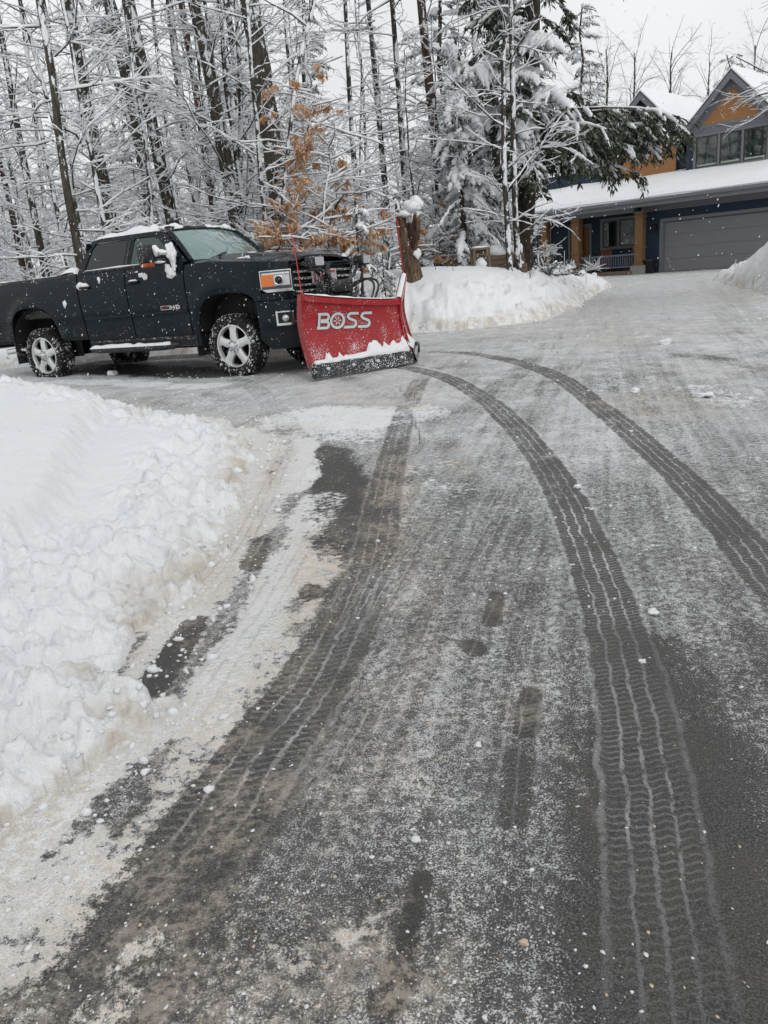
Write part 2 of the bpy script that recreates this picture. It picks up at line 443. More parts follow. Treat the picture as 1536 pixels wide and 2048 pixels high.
# --- tyre tracks: (points in photo pixels on the ground, half width m, set, strength of bare rubber wipe, strength of pressed pattern)
TR = [
 ([(700, 728), (790, 733), (880, 752), (960, 792), (1020, 842), (1080, 912), (1120, 975), (1155, 1045), (1190, 1130), (1222, 1230), (1252, 1350), (1280, 1480), (1303, 1650), (1325, 1850), (1345, 2060), (1370, 2500)], .116, 0, .92, .9),
 ([(800, 702), (870, 704), (960, 710), (1060, 733), (1130, 762), (1200, 815), (1270, 872), (1340, 934), (1420, 1012), (1480, 1080), (1536, 1150), (1660, 1320)], .116, 0, .88, .8),
 ([(850, 742), (838, 765), (822, 800), (803, 850), (782, 930), (768, 1000), (752, 1100), (722, 1200), (680, 1290), (640, 1370)], .112, 2, .7, 1.),
 ([(745, 1090), (712, 1200), (630, 1360), (540, 1475), (450, 1610), (340, 1750), (210, 1910), (60, 2070), (-150, 2300)], .150, 1, 1., .65),
 ([(640, 1030), (585, 1120), (520, 1220), (455, 1310), (380, 1420), (300, 1520)], .125, 0, -.1, 1.),
 ([(590, 860), (560, 930), (528, 1000), (480, 1090), (400, 1195), (330, 1290)], .11, 1, -.1, .9),
 ([(250, 1440), (170, 1500), (90, 1585), (0, 1680), (-120, 1790)], .13, 2, -.1, .9),
 ([(1010, 960), (950, 1010), (880, 1090), (800, 1200), (720, 1330), (640, 1460), (560, 1600), (440, 1790), (300, 2000), (100, 2300)], .15, 2, .18, .55),
 ([(1130, 900), (1080, 1000), (1020, 1110), (950, 1240), (890, 1370), (820, 1530)], .10, 1, .12, .35),
 ([(1218, 575), (1200, 640), (1165, 700), (1110, 760), (1050, 830), (1010, 900), (960, 980)], .16, 1, .25, .45),
 ([(1232, 590), (1245, 650), (1262, 720), (1285, 800), (1310, 880)], .13, 2, .18, .4),
 ([(1395, 560), (1440, 620), (1490, 690), (1536, 750), (1600, 830)], .15, 1, .30, .4),
 ([(1280, 690), (1350, 706), (1440, 718), (1536, 738), (1640, 770)], .15, 2, .40, .2),
 ([(1470, 590), (1500, 620), (1536, 660), (1600, 720)], .15, 2, .2, .3),
 ([(1060, 900), (1000, 1010), (930, 1130), (850, 1270), (770, 1420), (680, 1600), (560, 1800), (400, 2060)], .112, 3, .22, .75),
 ([(935, 960), (880, 1030), (800, 1130), (740, 1230), (660, 1370)], .10, 4, .2, .8),
 ([(1205, 575), (1155, 640), (1065, 720), (965, 800), (885, 870)], .15, 3, .28, .5),
 ([(1430, 575), (1500, 680), (1600, 800)], .14, 4, .3, .5),
 ([(1100, 1100), (1050, 1250), (1010, 1450), (990, 1650), (980, 1900)], .10, 4, .15, .6),
 ([(1340, 600), (1330, 700), (1370, 820), (1450, 930)], .14, 4, .2, .5),
 ([(700, 1500), (600, 1680), (480, 1860), (360, 2040)], .11, 4, .2, .6),
 ([(640, 745), (720, 765), (800, 800), (880, 860), (920, 930)], .12, 2, .25, .2),
 ([(420, 745), (500, 770), (560, 830), (600, 900)], .13, 1, .3, .3),
]
# --- patches: (points, width m, edge softness, value, channel)
PT = [
 # packed white snow lying on the asphalt
 ([(620, 835), (700, 838), (790, 832)], .50, .45, .85, 'snow'), ([(560, 885), (640, 858), (700, 870)], .35, .35, .7, 'snow'),
 ([(345, 800), (470, 815), (600, 822)], .45, .4, .5, 'snow'),
 ([(645, 1000), (600, 1100), (540, 1210), (470, 1330), (410, 1430)], .15, .12, .82, 'snow'),
 ([(640, 1030), (650, 1110), (640, 1180), (610, 1230)], .09, .12, .72, 'snow'),
 ([(560, 1290), (520, 1370), (440, 1460), (360, 1560)], .09, .12, .75, 'snow'),
 ([(600, 880), (560, 960), (510, 1050), (440, 1150), (360, 1260), (310, 1330)], .13, .14, .8, 'snow'),
 ([(615, 880), (610, 930), (580, 975)], .13, .06, 1., 'snow'),
 ([(270, 1440), (170, 1520), (60, 1620), (-60, 1740)], .17, .09, 1., 'snow'), ([(60, 1760), (-20, 1860), (-100, 1960)], .10, .09, .8, 'snow'),
 ([(170, 1700), (100, 1790), (0, 1900), (-100, 2000)], .10, .10, .72, 'snow'),
 ([(330, 1620), (250, 1720), (150, 1830), (60, 1920)], .07, .07, .78, 'snow'), ([(480, 1620), (430, 1700), (380, 1780)], .04, .05, .6, 'snow'), ([(300, 1900), (230, 1990), (180, 2060)], .07, .06, .72, 'snow'), ([(560, 1900), (600, 1930)], .035, .03, .6, 'snow'), ([(690, 1880), (760, 1850)], .03, .03, .6, 'snow'),
 ([(800, 940), (770, 1040), (750, 1120)], .17, .14, .55, 'snow'), ([(870, 900), (900, 940), (880, 1010), (830, 1080), (790, 1110)], .20, .22, .50, 'snow'),
 ([(1250, 640), (1245, 720), (1270, 790)], .35, .3, .55, 'snow'), ([(1180, 1060), (1250, 1160), (1290, 1240)], .12, .15, .32, 'snow'),
 ([(1320, 790), (1400, 780), (1450, 800)], .35, .25, .6, 'snow'), ([(1200, 610), (1240, 640), (1300, 600)], .9, .6, .35, 'snow'),
 ([(860, 690), (960, 680), (1060, 676), (1120, 670)], .5, .4, .45, 'snow'), ([(1100, 640), (1200, 625)], .6, .5, .5, 'snow'),
 ([(600, 700), (640, 760), (760, 765), (830, 772)], .25, .25, .5, 'snow'), ([(0, 770), (120, 762), (260, 768), (420, 772)], .25, .2, .75, 'snow'),
 ([(1480, 640), (1536, 620)], .9, .6, .6, 'snow'), ([(1440, 560), (1536, 600), (1600, 620)], .7, .6, .6, 'snow'),
 ([(1480, 850), (1536, 900)], .4, .4, .45, 'snow'), ([(1100, 560), (1240, 556), (1420, 548)], 1.6, 1.2, .55, 'snow'),
 ([(590, 1900), (600, 1990), (640, 2060)], .04, .04, .45, 'snow'), ([(700, 1880), (740, 1960)], .035, .04, .45, 'snow'),
 ([(100, 1960), (60, 2040)], .07, .07, .6, 'snow'), ([(760, 1760), (790, 1840)], .03, .035, .5, 'snow'), ([(250, 1990), (180, 2060)], .05, .05, .55, 'snow'),
 ([(700, 1470), (640, 1560)], .012, .012, .5, 'snow'), ([(700, 1390), (650, 1460)], .03, .04, .22, 'snow'),
 # salt and sand stain
 ([(560, 900), (540, 960), (520, 1000)], .10, .10, 1., 'dirt'), ([(640, 905), (600, 970)], .10, .10, .3, 'dirt'),
 ([(520, 1000), (450, 1120), (400, 1200)], .12, .12, .85, 'dirt'), ([(640, 1080), (640, 1180), (620, 1240)], .14, .12, 1., 'dirt'),
 ([(250, 1440), (150, 1530), (50, 1650)], .11, .08, .8, 'dirt'), ([(560, 1300), (460, 1430), (300, 1630), (150, 1850), (50, 1990)], .12, .12, .75, 'dirt'),
 ([(800, 900), (785, 1010), (765, 1110)], .12, .10, 1., 'dirt'), ([(900, 890), (920, 950)], .10, .10, .8, 'dirt'),
 ([(1290, 800), (1340, 820)], .4, .3, .8, 'dirt'), ([(650, 780), (740, 800), (820, 812)], .22, .2, .8, 'dirt'),
 ([(1210, 600), (1180, 660), (1230, 690)], .5, .5, .6, 'dirt'), ([(1400, 585), (1470, 600)], .7, .5, .8, 'dirt'),
 ([(900, 1130), (830, 1260), (790, 1400), (740, 1600)], .18, .2, .45, 'dirt'), ([(300, 2000), (560, 1960), (760, 1940)], .16, .12, .9, 'dirt'), ([(500, 1600), (420, 1720), (300, 1900)], .12, .1, .8, 'dirt'), ([(540, 870), (600, 860)], .2, .2, .5, 'dirt'),

 # wiped bare / wet asphalt, with the truck's contact shadow painted in
 ([(385, 1245), (345, 1310), (290, 1390)], .055, .03, 1., 'bare'), ([(660, 900), (690, 1000), (670, 1090)], .16, .10, .45, 'bare'),
 ([(1060, 1390), (1052, 1462)], .034, .012, .9, 'bare'), ([(845, 1760), (820, 1850), (803, 1945)], .021, .008, 1., 'bare'), ([(994, 1190), (985, 1245)], .028, .012, 1., 'bare'), ([(800, 1960), (775, 2010)], .03, .02, .7, 'bare'),
 ([(100, 716), (260, 712), (420, 705), (600, 705)], .75, .4, .95, 'bare'), ([(150, 735), (450, 748)], .4, .2, .8, 'bare'), ([(1030, 1500), (1035, 1560), (1025, 1640)], .028, .03, .3, 'bare'),  # strips below the truck: wet asphalt plus its painted contact shadow
 ([(940, 1290), (955, 1300)], .03, .03, .7, 'bare'), ([(620, 1180), (625, 1190)], .05, .03, .9, 'bare'), ([(520, 1080), (500, 1130)], .05, .04, .7, 'bare'),
 ([(1224, 775), (1230, 785)], .04, .05, .3, 'bare'), ([(1320, 1500), (1340, 1750), (1360, 2000)], .16, .18, .45, 'bare'), ([(1290, 1300), (1330, 1600)], .10, .14, .35, 'bare'),
 ([(600, 1420), (480, 1600), (330, 1800), (150, 2030)], .14, .14, .35, 'bare'),
]
TRW = [(catmull(gpx(p), 5), hw, st, ba, em) for p, hw, st, ba, em in TR]
PTW = [(gpx(p) if len(p) > 1 else gpx(p), w, s, v, ch) for p, w, s, v, ch in PT]
def drive_attrs(X, Y):
    out = {}
    sets = [np.zeros((len(X), 4)) for _ in range(5)]; bd = [np.full(len(X), 1e9) for _ in range(5)]
    sets2 = [np.zeros(len(X)) for _ in range(5)]
    for P, hw, st, ba, em in TRW:
        u, v, L = poly_field(X, Y, P)
        un = u/hw; end = sstep(0, 1.1, v)*sstep(0, 1.1, L-v)
        m = (1-sstep(1.5, 2.1, np.abs(un)))*end
        nz_ = np.clip(.72+.75*fbm(X, Y, .9, 4, 130+st), .15, 1.1); near_ = .45+.55*sstep(1.35, 2.3, np.hypot(X, Y)); m_e = m*nz_*near_; m_b = m*(.75+.25*nz_)*(.6+.4*near_)
        c = m > 0
        better = c & (np.abs(un) < bd[st])
        bd[st] = np.where(better, np.abs(un), bd[st])
        S = sets[st]
        S[better, 0] = un[better]; S[better, 1] = v[better]/hw; S[better, 2] = (m_e*em)[better]; S[better, 3] = 1
        sets2[st] = np.where(better, m_b*ba, sets2[st])
    for k in range(5):
        sets[k][:, 0] = np.where(bd[k] > 1e8, 5, sets[k][:, 0])
        out['track_%d' % k] = ('FLOAT_COLOR', sets[k]); out['wipe_%d' % k] = ('FLOAT', sets2[k])
    ch = {k: np.zeros(len(X)) for k in ('snow', 'dirt', 'bare')}
    wob = .10*fbm(X, Y, 2.2, 3, 51) + .035*fbm(X, Y, 9, 3, 52); wob = wob*np.clip(np.hypot(X, Y)/6, .25, 1.6)
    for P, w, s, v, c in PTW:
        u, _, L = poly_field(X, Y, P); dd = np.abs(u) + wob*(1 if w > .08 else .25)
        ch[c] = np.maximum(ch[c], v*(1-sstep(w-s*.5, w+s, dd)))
    d0 = poly_sd(X, Y, DRIVE) + .12*fbm(X, Y, 1.8, 3, 61) + .07*fbm(X, Y, 9, 2, 62)
    r = np.hypot(X, Y)
    rim = 1-sstep(.02, .26, -d0)
    ch['snow'] = np.maximum(ch['snow'], rim*np.where((X < 0) & (Y < 3.1) & (Y > 2.3), .2, .9))
    ch['dirt'] = np.maximum(ch['dirt'], (1-sstep(0, .7, -d0))*.6)
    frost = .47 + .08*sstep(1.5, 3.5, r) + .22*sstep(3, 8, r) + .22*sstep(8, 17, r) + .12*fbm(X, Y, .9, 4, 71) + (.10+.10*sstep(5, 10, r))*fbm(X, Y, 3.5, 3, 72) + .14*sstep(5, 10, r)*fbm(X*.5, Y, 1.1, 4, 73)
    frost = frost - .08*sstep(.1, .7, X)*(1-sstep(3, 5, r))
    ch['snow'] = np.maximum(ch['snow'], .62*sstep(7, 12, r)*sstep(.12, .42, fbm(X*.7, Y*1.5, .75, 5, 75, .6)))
    ch['dirt'] = np.maximum(ch['dirt'], .5*sstep(5, 9, r)*sstep(.1, .4, fbm(X, Y, .6, 4, 76)))
    ch['dirt'] = np.maximum(ch['dirt'], .45*sstep(.12, .38, fbm(X, Y, 1.4, 4, 77))*(1-sstep(4, 6, r))*(X < .5))
    ch['frost'] = np.clip(frost, .05, .95)
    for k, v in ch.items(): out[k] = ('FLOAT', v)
    return out

def m_drive():
    t = NT('icy_asphalt'); p = t.pos()
    gr = t.noise(200, 2, p, .7); g2 = t.noise(34, 6, p, .88); low = t.noise(5, 5, p, .6); mid = t.noise(26, 4, p, .65)
    A = lambda n: t.attr(n).outputs['Fac']
    frost, snow, dirt, bare = A('frost'), A('snow'), A('dirt'), A('bare')
    asph = t.mix(t.ss(gr, .38, .66), (.019, .0185, .018), (.115, .112, .107))
    asph = t.mix(t.math('MULTIPLY', t.ss(low, .4, .7), .35), asph, (.085, .076, .066))
    asph = t.mix(t.math('MULTIPLY', bare, .6), asph, (.016, .015, .014))  # darkens bare wet asphalt and the shadow painted under the truck
    broken = t.ss(t.noise(3.2, 5, p, .7), .36, .56)
    lines = None; wipe = None; pat = None; tread = None
    for k in range(5):
        a = t.attr('track_%d' % k); sp = t.n('ShaderNodeSeparateColor'); t.t.links.new(a.outputs['Color'], sp.inputs[0])
        u, v, em = sp.outputs[0], sp.outputs[1], sp.outputs[2]
        uw = t.math('ADD', u, t.math('MULTIPLY', t.math('SUBTRACT', t.noise(7, 3, p), .5), .13))
        au = t.math('ABSOLUTE', t.math('ADD', uw, t.math('MULTIPLY', t.math('SUBTRACT', t.noise(6, 7, p, .8), .5), .62)))
        band = t.math('SUBTRACT', 1., t.ss(au, .80, 1.12))
        # three grooves: leave thin snow ridges at u = 0, +-.5
        def groove(c, w):
            return t.math('SUBTRACT', 1., t.ss(t.math('ABSOLUTE', t.math('SUBTRACT', au, c)), w*.45, w))
        gv = t.math('MAXIMUM', groove(0., .07), groove(.50, .065))
        # tread blocks: zigzag sipes
        zig = t.math('MULTIPLY', t.math('SINE', t.math('MULTIPLY', uw, 13.)), .05)
        vv = t.math('FRACT', t.math('MULTIPLY', t.math('ADD', v, t.math('ADD', zig, t.math('MULTIPLY', t.math('ABSOLUTE', u), .10))), 4.1))
        sp_ = t.math('SUBTRACT', 1., t.ss(t.math('ABSOLUTE', t.math('SUBTRACT', vv, .5)), .10, .22))
        patk = t.math('MULTIPLY', t.math('MULTIPLY', t.math('MAXIMUM', gv, t.math('MULTIPLY', sp_, .55)), band), t.math('MULTIPLY', em, t.math('MULTIPLY_ADD', broken, .75, .25)))
        wk = t.math('MULTIPLY', t.math('MULTIPLY', band, A('wipe_%d' % k)), t.math('MULTIPLY_ADD', t.ss(t.noise(4, 6, p, .75), .35, .6), .45, .65))
        rough_edge = t.math('MULTIPLY', t.math('MULTIPLY', t.math('SUBTRACT', 1., t.ss(t.math('ABSOLUTE', t.math('SUBTRACT', au, 1.06)), .03, .13)), em), .5)
        ln = t.math('MAXIMUM', t.math('MULTIPLY', t.math('MULTIPLY', gv, band), t.math('MULTIPLY', em, t.math('MULTIPLY_ADD', broken, .7, .3))), t.math('MULTIPLY', patk, .75))
        ln = t.math('MAXIMUM', ln, rough_edge)
        if lines is None: lines, wipe, pat = ln, wk, patk
        else: lines, wipe, pat = t.math('MAXIMUM', lines, ln), t.math('MAXIMUM', wipe, wk), t.math('MAXIMUM', pat, patk)
    wipe = t.math('MAXIMUM', wipe, bare)
    # frost grains
    amt = t.math('SUBTRACT', frost, t.math('MULTIPLY', wipe, .50))
    rot = t.n('ShaderNodeVectorRotate', rotation_type='Z_AXIS'); t.t.links.new(p, rot.inputs['Vector']); rot.inputs['Angle'].default_value = math.radians(16)
    streak = t.noise(1.0, 4, t.vmul(rot.outputs[0], (13, .55, 1)), .6)
    amt = t.math('ADD', amt, t.math('MULTIPLY', t.math('SUBTRACT', mid, .5), .40))
    amt = t.math('ADD', amt, t.math('MULTIPLY', t.math('SUBTRACT', streak, .5), .55))
    amt = t.math('SUBTRACT', amt, t.math('MULTIPLY', bare, .45))
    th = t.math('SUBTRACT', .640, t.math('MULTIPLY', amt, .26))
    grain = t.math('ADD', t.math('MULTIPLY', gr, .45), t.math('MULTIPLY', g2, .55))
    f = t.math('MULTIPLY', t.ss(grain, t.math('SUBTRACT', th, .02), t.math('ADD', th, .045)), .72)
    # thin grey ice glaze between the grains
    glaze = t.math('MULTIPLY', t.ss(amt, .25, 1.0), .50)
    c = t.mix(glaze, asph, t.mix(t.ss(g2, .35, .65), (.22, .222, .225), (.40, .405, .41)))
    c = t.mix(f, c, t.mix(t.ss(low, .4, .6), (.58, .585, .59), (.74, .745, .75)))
    tan = t.mix(mid, (.40, .33, .26), (.60, .53, .45))
    c = t.mix(t.math('MULTIPLY', t.math('MULTIPLY', dirt, t.ss(t.math('ADD', t.math('MULTIPLY', low, .4), t.math('MULTIPLY', g2, .6)), .47, .58)), .55), c, tan)
    # lines of snow left by the tread
    ln = t.math('MULTIPLY', lines, t.ss(t.math('ADD', mid, t.math('MULTIPLY', gr, .3)), .42, .68))
    c = t.mix(t.math('MULTIPLY', ln, .70), c, t.mix(dirt, (.70, .71, .72), (.62, .54, .45)))
    # packed snow with broken edge
    sv = t.math('ADD', snow, t.math('MULTIPLY', t.math('SUBTRACT', t.math('ADD', t.math('MULTIPLY', mid, .4), t.math('ADD', t.math('MULTIPLY', low, .25), t.math('ADD', t.math('MULTIPLY', g2, .35), t.math('MULTIPLY', gr, .2)))), .6), 2.9))
    sm = t.math('MULTIPLY', t.ss(t.math('SUBTRACT', sv, t.math('MULTIPLY', wipe, .55)), .44, .66), .96)
    scol = t.mix(t.math('MULTIPLY', t.math('MULTIPLY', dirt, t.ss(mid, .3, .6)), .85), (.74, .76, .775), (.58, .50, .41))
    scol = t.mix(t.math('MULTIPLY', pat, .75), scol, t.mix(dirt, (.45, .44, .43), (.34, .28, .22)))
    scol = t.mix(t.math('MULTIPLY', t.ss(gr, .55, .75), .16), scol, (.3, .28, .26))
    scol = t.mix(t.math('MULTIPLY', t.ss(g2, .52, .62), .35), scol, (.30, .29, .275)); c = t.mix(sm, c, scol)
    wet = t.math('MULTIPLY', bare, t.math('SUBTRACT', 1., sm))
    rough = t.math('SUBTRACT', t.math('SUBTRACT', .72, t.math('MULTIPLY', glaze, .28)), t.math('MULTIPLY', wet, .2))
    rough = t.math('ADD', rough, t.math('MULTIPLY', sm, .2))
    h = t.math('ADD', t.math('MULTIPLY', gr, .22), t.math('MULTIPLY', f, .3))
    h = t.math('ADD', h, t.math('MULTIPLY', t.math('ADD', sm, t.math('MULTIPLY', ln, .8)), 1.0))
    h = t.math('SUBTRACT', h, t.math('MULTIPLY', t.math('MULTIPLY', pat, sm), 1.6))
    h = t.math('ADD', h, t.math('MULTIPLY', mid, .9))
    return t.bsdf(c, rough, 0, t.bump(h, .75, .008), spec=.45)
R2, th2 = polar(.35, 60, 1.0105, .20)
def drive_z(X, Y):
    return gz(Y) + .012*fbm(X, Y, .8, 3, 81) + .004*fbm(X, Y, 5, 3, 82)
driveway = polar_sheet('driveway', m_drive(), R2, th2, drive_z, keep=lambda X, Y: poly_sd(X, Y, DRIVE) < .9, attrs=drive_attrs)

# ------------------------------------------------------------------ world, sun
def setup_light():
    w = bpy.data.worlds.new('World'); scene.world = w; w.use_nodes = True; nt = w.node_tree; nt.nodes.clear()
    sky = nt.nodes.new('ShaderNodeTexSky'); sky.sky_type = 'NISHITA'; sky.sun_disc = False
    sky.sun_elevation = math.radians(38); sky.sun_rotation = math.radians(150); sky.air_density = 1.6; sky.dust_density = 6; sky.ozone_density = 1
    hs = nt.nodes.new('ShaderNodeHueSaturation'); hs.inputs['Saturation'].default_value = .10; nt.links.new(sky.outputs[0], hs.inputs['Color'])
    # cloud deck: soft mottled grey-white that evens out the clear-sky gradient
    tc = nt.nodes.new('ShaderNodeTexCoord'); nz = nt.nodes.new('ShaderNodeTexNoise'); nz.inputs['Scale'].default_value = 2.2; nz.inputs['Detail'].default_value = 4
    nt.links.new(tc.outputs['Generated'], nz.inputs['Vector'])
    mr = nt.nodes.new('ShaderNodeMapRange'); mr.inputs[1].default_value = .3; mr.inputs[2].default_value = .7; mr.inputs[3].default_value = .9; mr.inputs[4].default_value = 1.08
    nt.links.new(nz.outputs[0], mr.inputs[0])
    cl = nt.nodes.new('ShaderNodeVectorMath'); cl.operation = 'SCALE'; cl.inputs[0].default_value = (9.0, 9.2, 9.35); nt.links.new(mr.outputs[0], cl.inputs['Scale'])
    mx = nt.nodes.new('ShaderNodeMix'); mx.data_type = 'RGBA'; mx.inputs[0].default_value = .8
    nt.links.new(hs.outputs[0], mx.inputs[6]); nt.links.new(cl.outputs[0], mx.inputs[7])
    bg = nt.nodes.new('ShaderNodeBackground'); bg.inputs[1].default_value = .10; nt.links.new(mx.outputs[2], bg.inputs[0])
    out = nt.nodes.new('ShaderNodeOutputWorld'); nt.links.new(bg.outputs[0], out.inputs[0])
    s = bpy.data.lights.new('sun', 'SUN'); s.energy = .5; s.angle = math.radians(25); s.color = (1, .975, .94)
    so = link('sun', s); so.rotation_euler = (math.radians(52), 0, math.radians(180-150)); so.location = (0, 0, 30)
    vs = scene.view_settings; vs.view_transform = 'Standard'; vs.look = 'None'; vs.gamma = 1; vs.exposure = .13
    scene.render.film_transparent = False
    scene.cycles.max_bounces = 5; scene.cycles.diffuse_bounces = 3; scene.cycles.glossy_bounces = 3; scene.cycles.transparent_max_bounces = 6
setup_light()
# ------------------------------------------------------------------ house
def m_siding(name, c, pitch=.16):
    t = NT(name); p = t.pos(); z = t.sep(p)[2]
    fr = t.math('FRACT', t.math('MULTIPLY', z, 1/pitch))
    n = t.noise(7, 4, t.vmul(p, (1, 1, 6)))
    k = t.math('MULTIPLY_ADD', n, .35, .82)
    nd = t.n('ShaderNodeVectorMath', operation='SCALE'); nd.inputs[0].default_value = c; t.t.links.new(k, nd.inputs['Scale'])
    h = t.math('SUBTRACT', 1., fr)
    return t.bsdf(nd.outputs[0], .6, 0, t.bump(h, 1., .02), spec=.35)
HM = dict(
 blue=m_siding('blue_lap_siding', (.020, .034, .056)), cedar=m_siding('amber_cedar_siding', (.31, .148, .055), .17),
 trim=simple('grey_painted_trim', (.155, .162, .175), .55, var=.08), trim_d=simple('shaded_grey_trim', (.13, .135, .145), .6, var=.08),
 door=simple('grey_garage_door_paint', (.185, .185, .19), .5, var=.08), post=simple('stained_timber', (.165, .083, .034), .6, var=.35, sc=9, bump=.4),
 glass=simple('dark_window_glass', (.012, .020, .018), .04, 0, var=.1, spec=1.0, coat=.6), sash=simple('dark_brown_sash', (.045, .036, .030), .5),
 stone=simple('grey_stone_base', (.22, .22, .21), .8, var=.3, sc=9, bump=.6), dark=simple('black_lantern_metal', (.012, .012, .013), .4),
 int=simple('pale_window_board', (.30, .36, .31), .6), chair=simple('rust_painted_chair', (.20, .065, .028), .6), rail=simple('blue_grey_rail', (.10, .125, .16), .5),
 brown=simple('weathered_brown_wood', (.14, .10, .07), .8, var=.3, sc=14, bump=.5),
)
def hbox(mb, s0, s1, o0, o1, z0, z1):
    """box in house frame: s along the facade, o outward, z up"""
    v = [HP(s, o, z) for z in (z0, z1) for s, o in ((s0, o0), (s1, o0), (s1, o1), (s0, o1))]
    vs = [mb.bm.verts.new([float(k) for k in q]) for q in v]
    for f in ((3, 2, 1, 0), (4, 5, 6, 7), (0, 1, 5, 4), (1, 2, 6, 5), (2, 3, 7, 6), (3, 0, 4, 7)): mb.bm.faces.new([vs[i] for i in f])
    return mb
def hprism(mb, poly, o0, o1):
    """(s, z) polygon extruded from o0 to o1"""
    return mb.prism(poly, lambda a, b, h: Vector([float(k) for k in HP(a, h, b)]), o0, o1)
def hpoly(mb, pts):  # pts in (s, o, z)
    return mb
house = thing('house', 'blue house with grey trim, amber cedar gables and a grey garage door', 'house', HP(0, 0, .6))
inv = Matrix.Translation(-house.location)
def hpart(mb, name, mat, parent=None, smooth=False, label=None):
    me = mb.mesh(name, mat, smooth, None if not smooth else 40); 
    me.transform(inv)
    o = link(name, me, parent or house)
    if label: o['label'] = label
    return o
G0 = .45
# walls: garage block, porch recess, upper dormers, main body
w = MB()
w.holed([(-1.0, G0), (0, G0), (0, 2.78), (4.88, 2.78), (4.88, G0), (6.6, G0), (6.6, 3.75), (-1.0, 3.75)], [], lambda a, b, h: HP(a, h, b), .22)
hbox(w, -1.0, -.78, -6, -.223, G0, 3.75); hbox(w, 6.38, 6.6, -9, -.223, G0, 3.75)
hbox(w, -9.2, -1.003, -1.42, -1.2, G0, 3.5); hbox(w, -9.2, -9.0, -9, -1.423, G0, 6.0)
hbox(w, -9.2, 6.6, -9.2, -9, G0, 6.0)
hbox(w, -8.99, 6.37, -8.98, -2.2, 4.3, 5.6)
wall = hpart(w, 'wall', HM['blue'])
# garage door with panels and trim
g = MB(); hbox(g, .02, 4.86, -.16, -.10, .62, 2.74)
for r_ in range(4):
    z0 = .64+r_*.525; hbox(g, .03, 4.85, -.099, -.082, z0, z0+.495)
gd = hpart(g, 'garage_door', HM['door'])
g = MB(); hbox(g, -.16, .0, .003, .045, .5, 2.9); hbox(g, 4.88, 5.04, .003, .045, .5, 2.9); hbox(g, .001, 4.879, .003, .045, 2.76, 2.9)
hbox(g, -.02, .03, -.09, .0, .55, 2.78)
hpart(g, 'door_trim', HM['trim'])
# window maker
def window(s0, s1, z0, z1, o, panes, trimw=.12, name='window'):
    f = MB(); hbox(f, s0-trimw, s0, o, o+.06, z0-trimw, z1+trimw); hbox(f, s1, s1+trimw, o, o+.06, z0-trimw, z1+trimw)
    hbox(f, s0+.001, s1-.001, o, o+.06, z1, z1+trimw); hbox(f, s0+.001, s1-.001, o, o+.075, z0-trimw, z0)
    w_ = (s1-s0)/panes
    for k in range(1, panes): hbox(f, s0+k*w_-trimw*.42, s0+k*w_+trimw*.42, o, o+.055, z0+.001, z1-.001)
    fo = hpart(f, name, HM['trim'])
    for k in range(panes):
        a = s0+k*w_+(trimw*.42 if k else 0)+.002; b = s0+(k+1)*w_-(trimw*.42 if k < panes-1 else 0)-.002
        q = MB(); hbox(q, a, a+.05, o+.004, o+.03, z0+.002, z1-.002); hbox(q, b-.05, b, o+.004, o+.03, z0+.002, z1-.002)
        hbox(q, a+.051, b-.051, o+.004, o+.03, z1-.06, z1-.002); hbox(q, a+.051, b-.051, o+.004, o+.03, z0+.002, z0+.05)
        hpart(q, 'sash', HM['sash'], fo)
        q = MB(); hbox(q, a+.051, b-.051, o+.006, o+.014, z0+.051, z1-.061); hpart(q, 'pane', HM['glass'], fo)
        if name == 'dormer_window':
            q = MB(); hbox(q, a+.055, b-.055, o+.016, o+.020, z0+.055, z0+.13); hpart(q, 'blind', HM['int'], fo)
window(-3.6, -1.95, 1.92, 3.12, -1.197, 2)
window(-8.2, -6.6, 1.92, 3.12, -1.197, 2)
g = MB(); hbox(g, -5.35, -4.35, -1.197, -1.15, .75, 2.95); hpart(g, 'entry_door', HM['post'])
g = MB(); hbox(g, -4.32, -4.2, -1.197, -1.14, .7, 3.1); hbox(g, -5.5, -5.38, -1.197, -1.14, .7, 3.1); hbox(g, -5.37, -4.33, -1.197, -1.14, 2.96, 3.1); hpart(g, 'entry_trim', HM['trim'])
# porch deck, beam, soffit, fascia
g = MB(); hbox(g, -9.0, -1.003, -1.19, .95, .45, .80); hpart(g, 'porch_deck', HM['brown'])
g = MB(); hbox(g, -9.2, -1.05, .45, .78, 3.28, 3.60); hbox(g, -9.35, 6.9, .0, 1.14, 3.603, 3.66); hbox(g, -1.04, 6.6, .003, .06, 3.25, 3.60)
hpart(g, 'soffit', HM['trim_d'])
g = MB(); hbox(g, -9.4, 6.95, 1.143, 1.19, 3.44, 3.74); hbox(g, -9.4, 6.95, 1.193, 1.30, 3.62, 3.75); hpart(g, 'gutter', HM['trim'])
# posts
for s_, wd in ((-.80, .36), (-3.98, .36), (-5.72, .32), (-8.9, .36)):
    g = MB(); z0 = 1.0
    hbox(g, s_-wd/2, s_+wd/2, .42, .42+wd, z0, 3.28); e = .04
    hbox(g, s_-wd/2-e, s_+wd/2+e, .42-e, .42+wd+e, 1.72, 1.79); hbox(g, s_-wd/2-e, s_+wd/2+e, .42-e, .42+wd+e, 3.03, 3.10); hbox(g, s_-wd/2-e, s_+wd/2+e, .42-e, .42+wd+e, z0, z0+.10)
    hbox(g, s_-wd/2-e, s_+wd/2+e, .42-e, .42+wd+e, 3.20, 3.279)
    po = hpart(g, 'porch_post', HM['post'])
    g = MB(); hbox(g, s_-.30, s_+.30, .33, .93, .35, z0-.002); hpart(g, 'post_base', HM['stone'], po)
g = MB(); hbox(g, -4.9, -4.62, -1.14, -.85, .8, 3.28); hpart(g, 'porch_post', HM['post'])
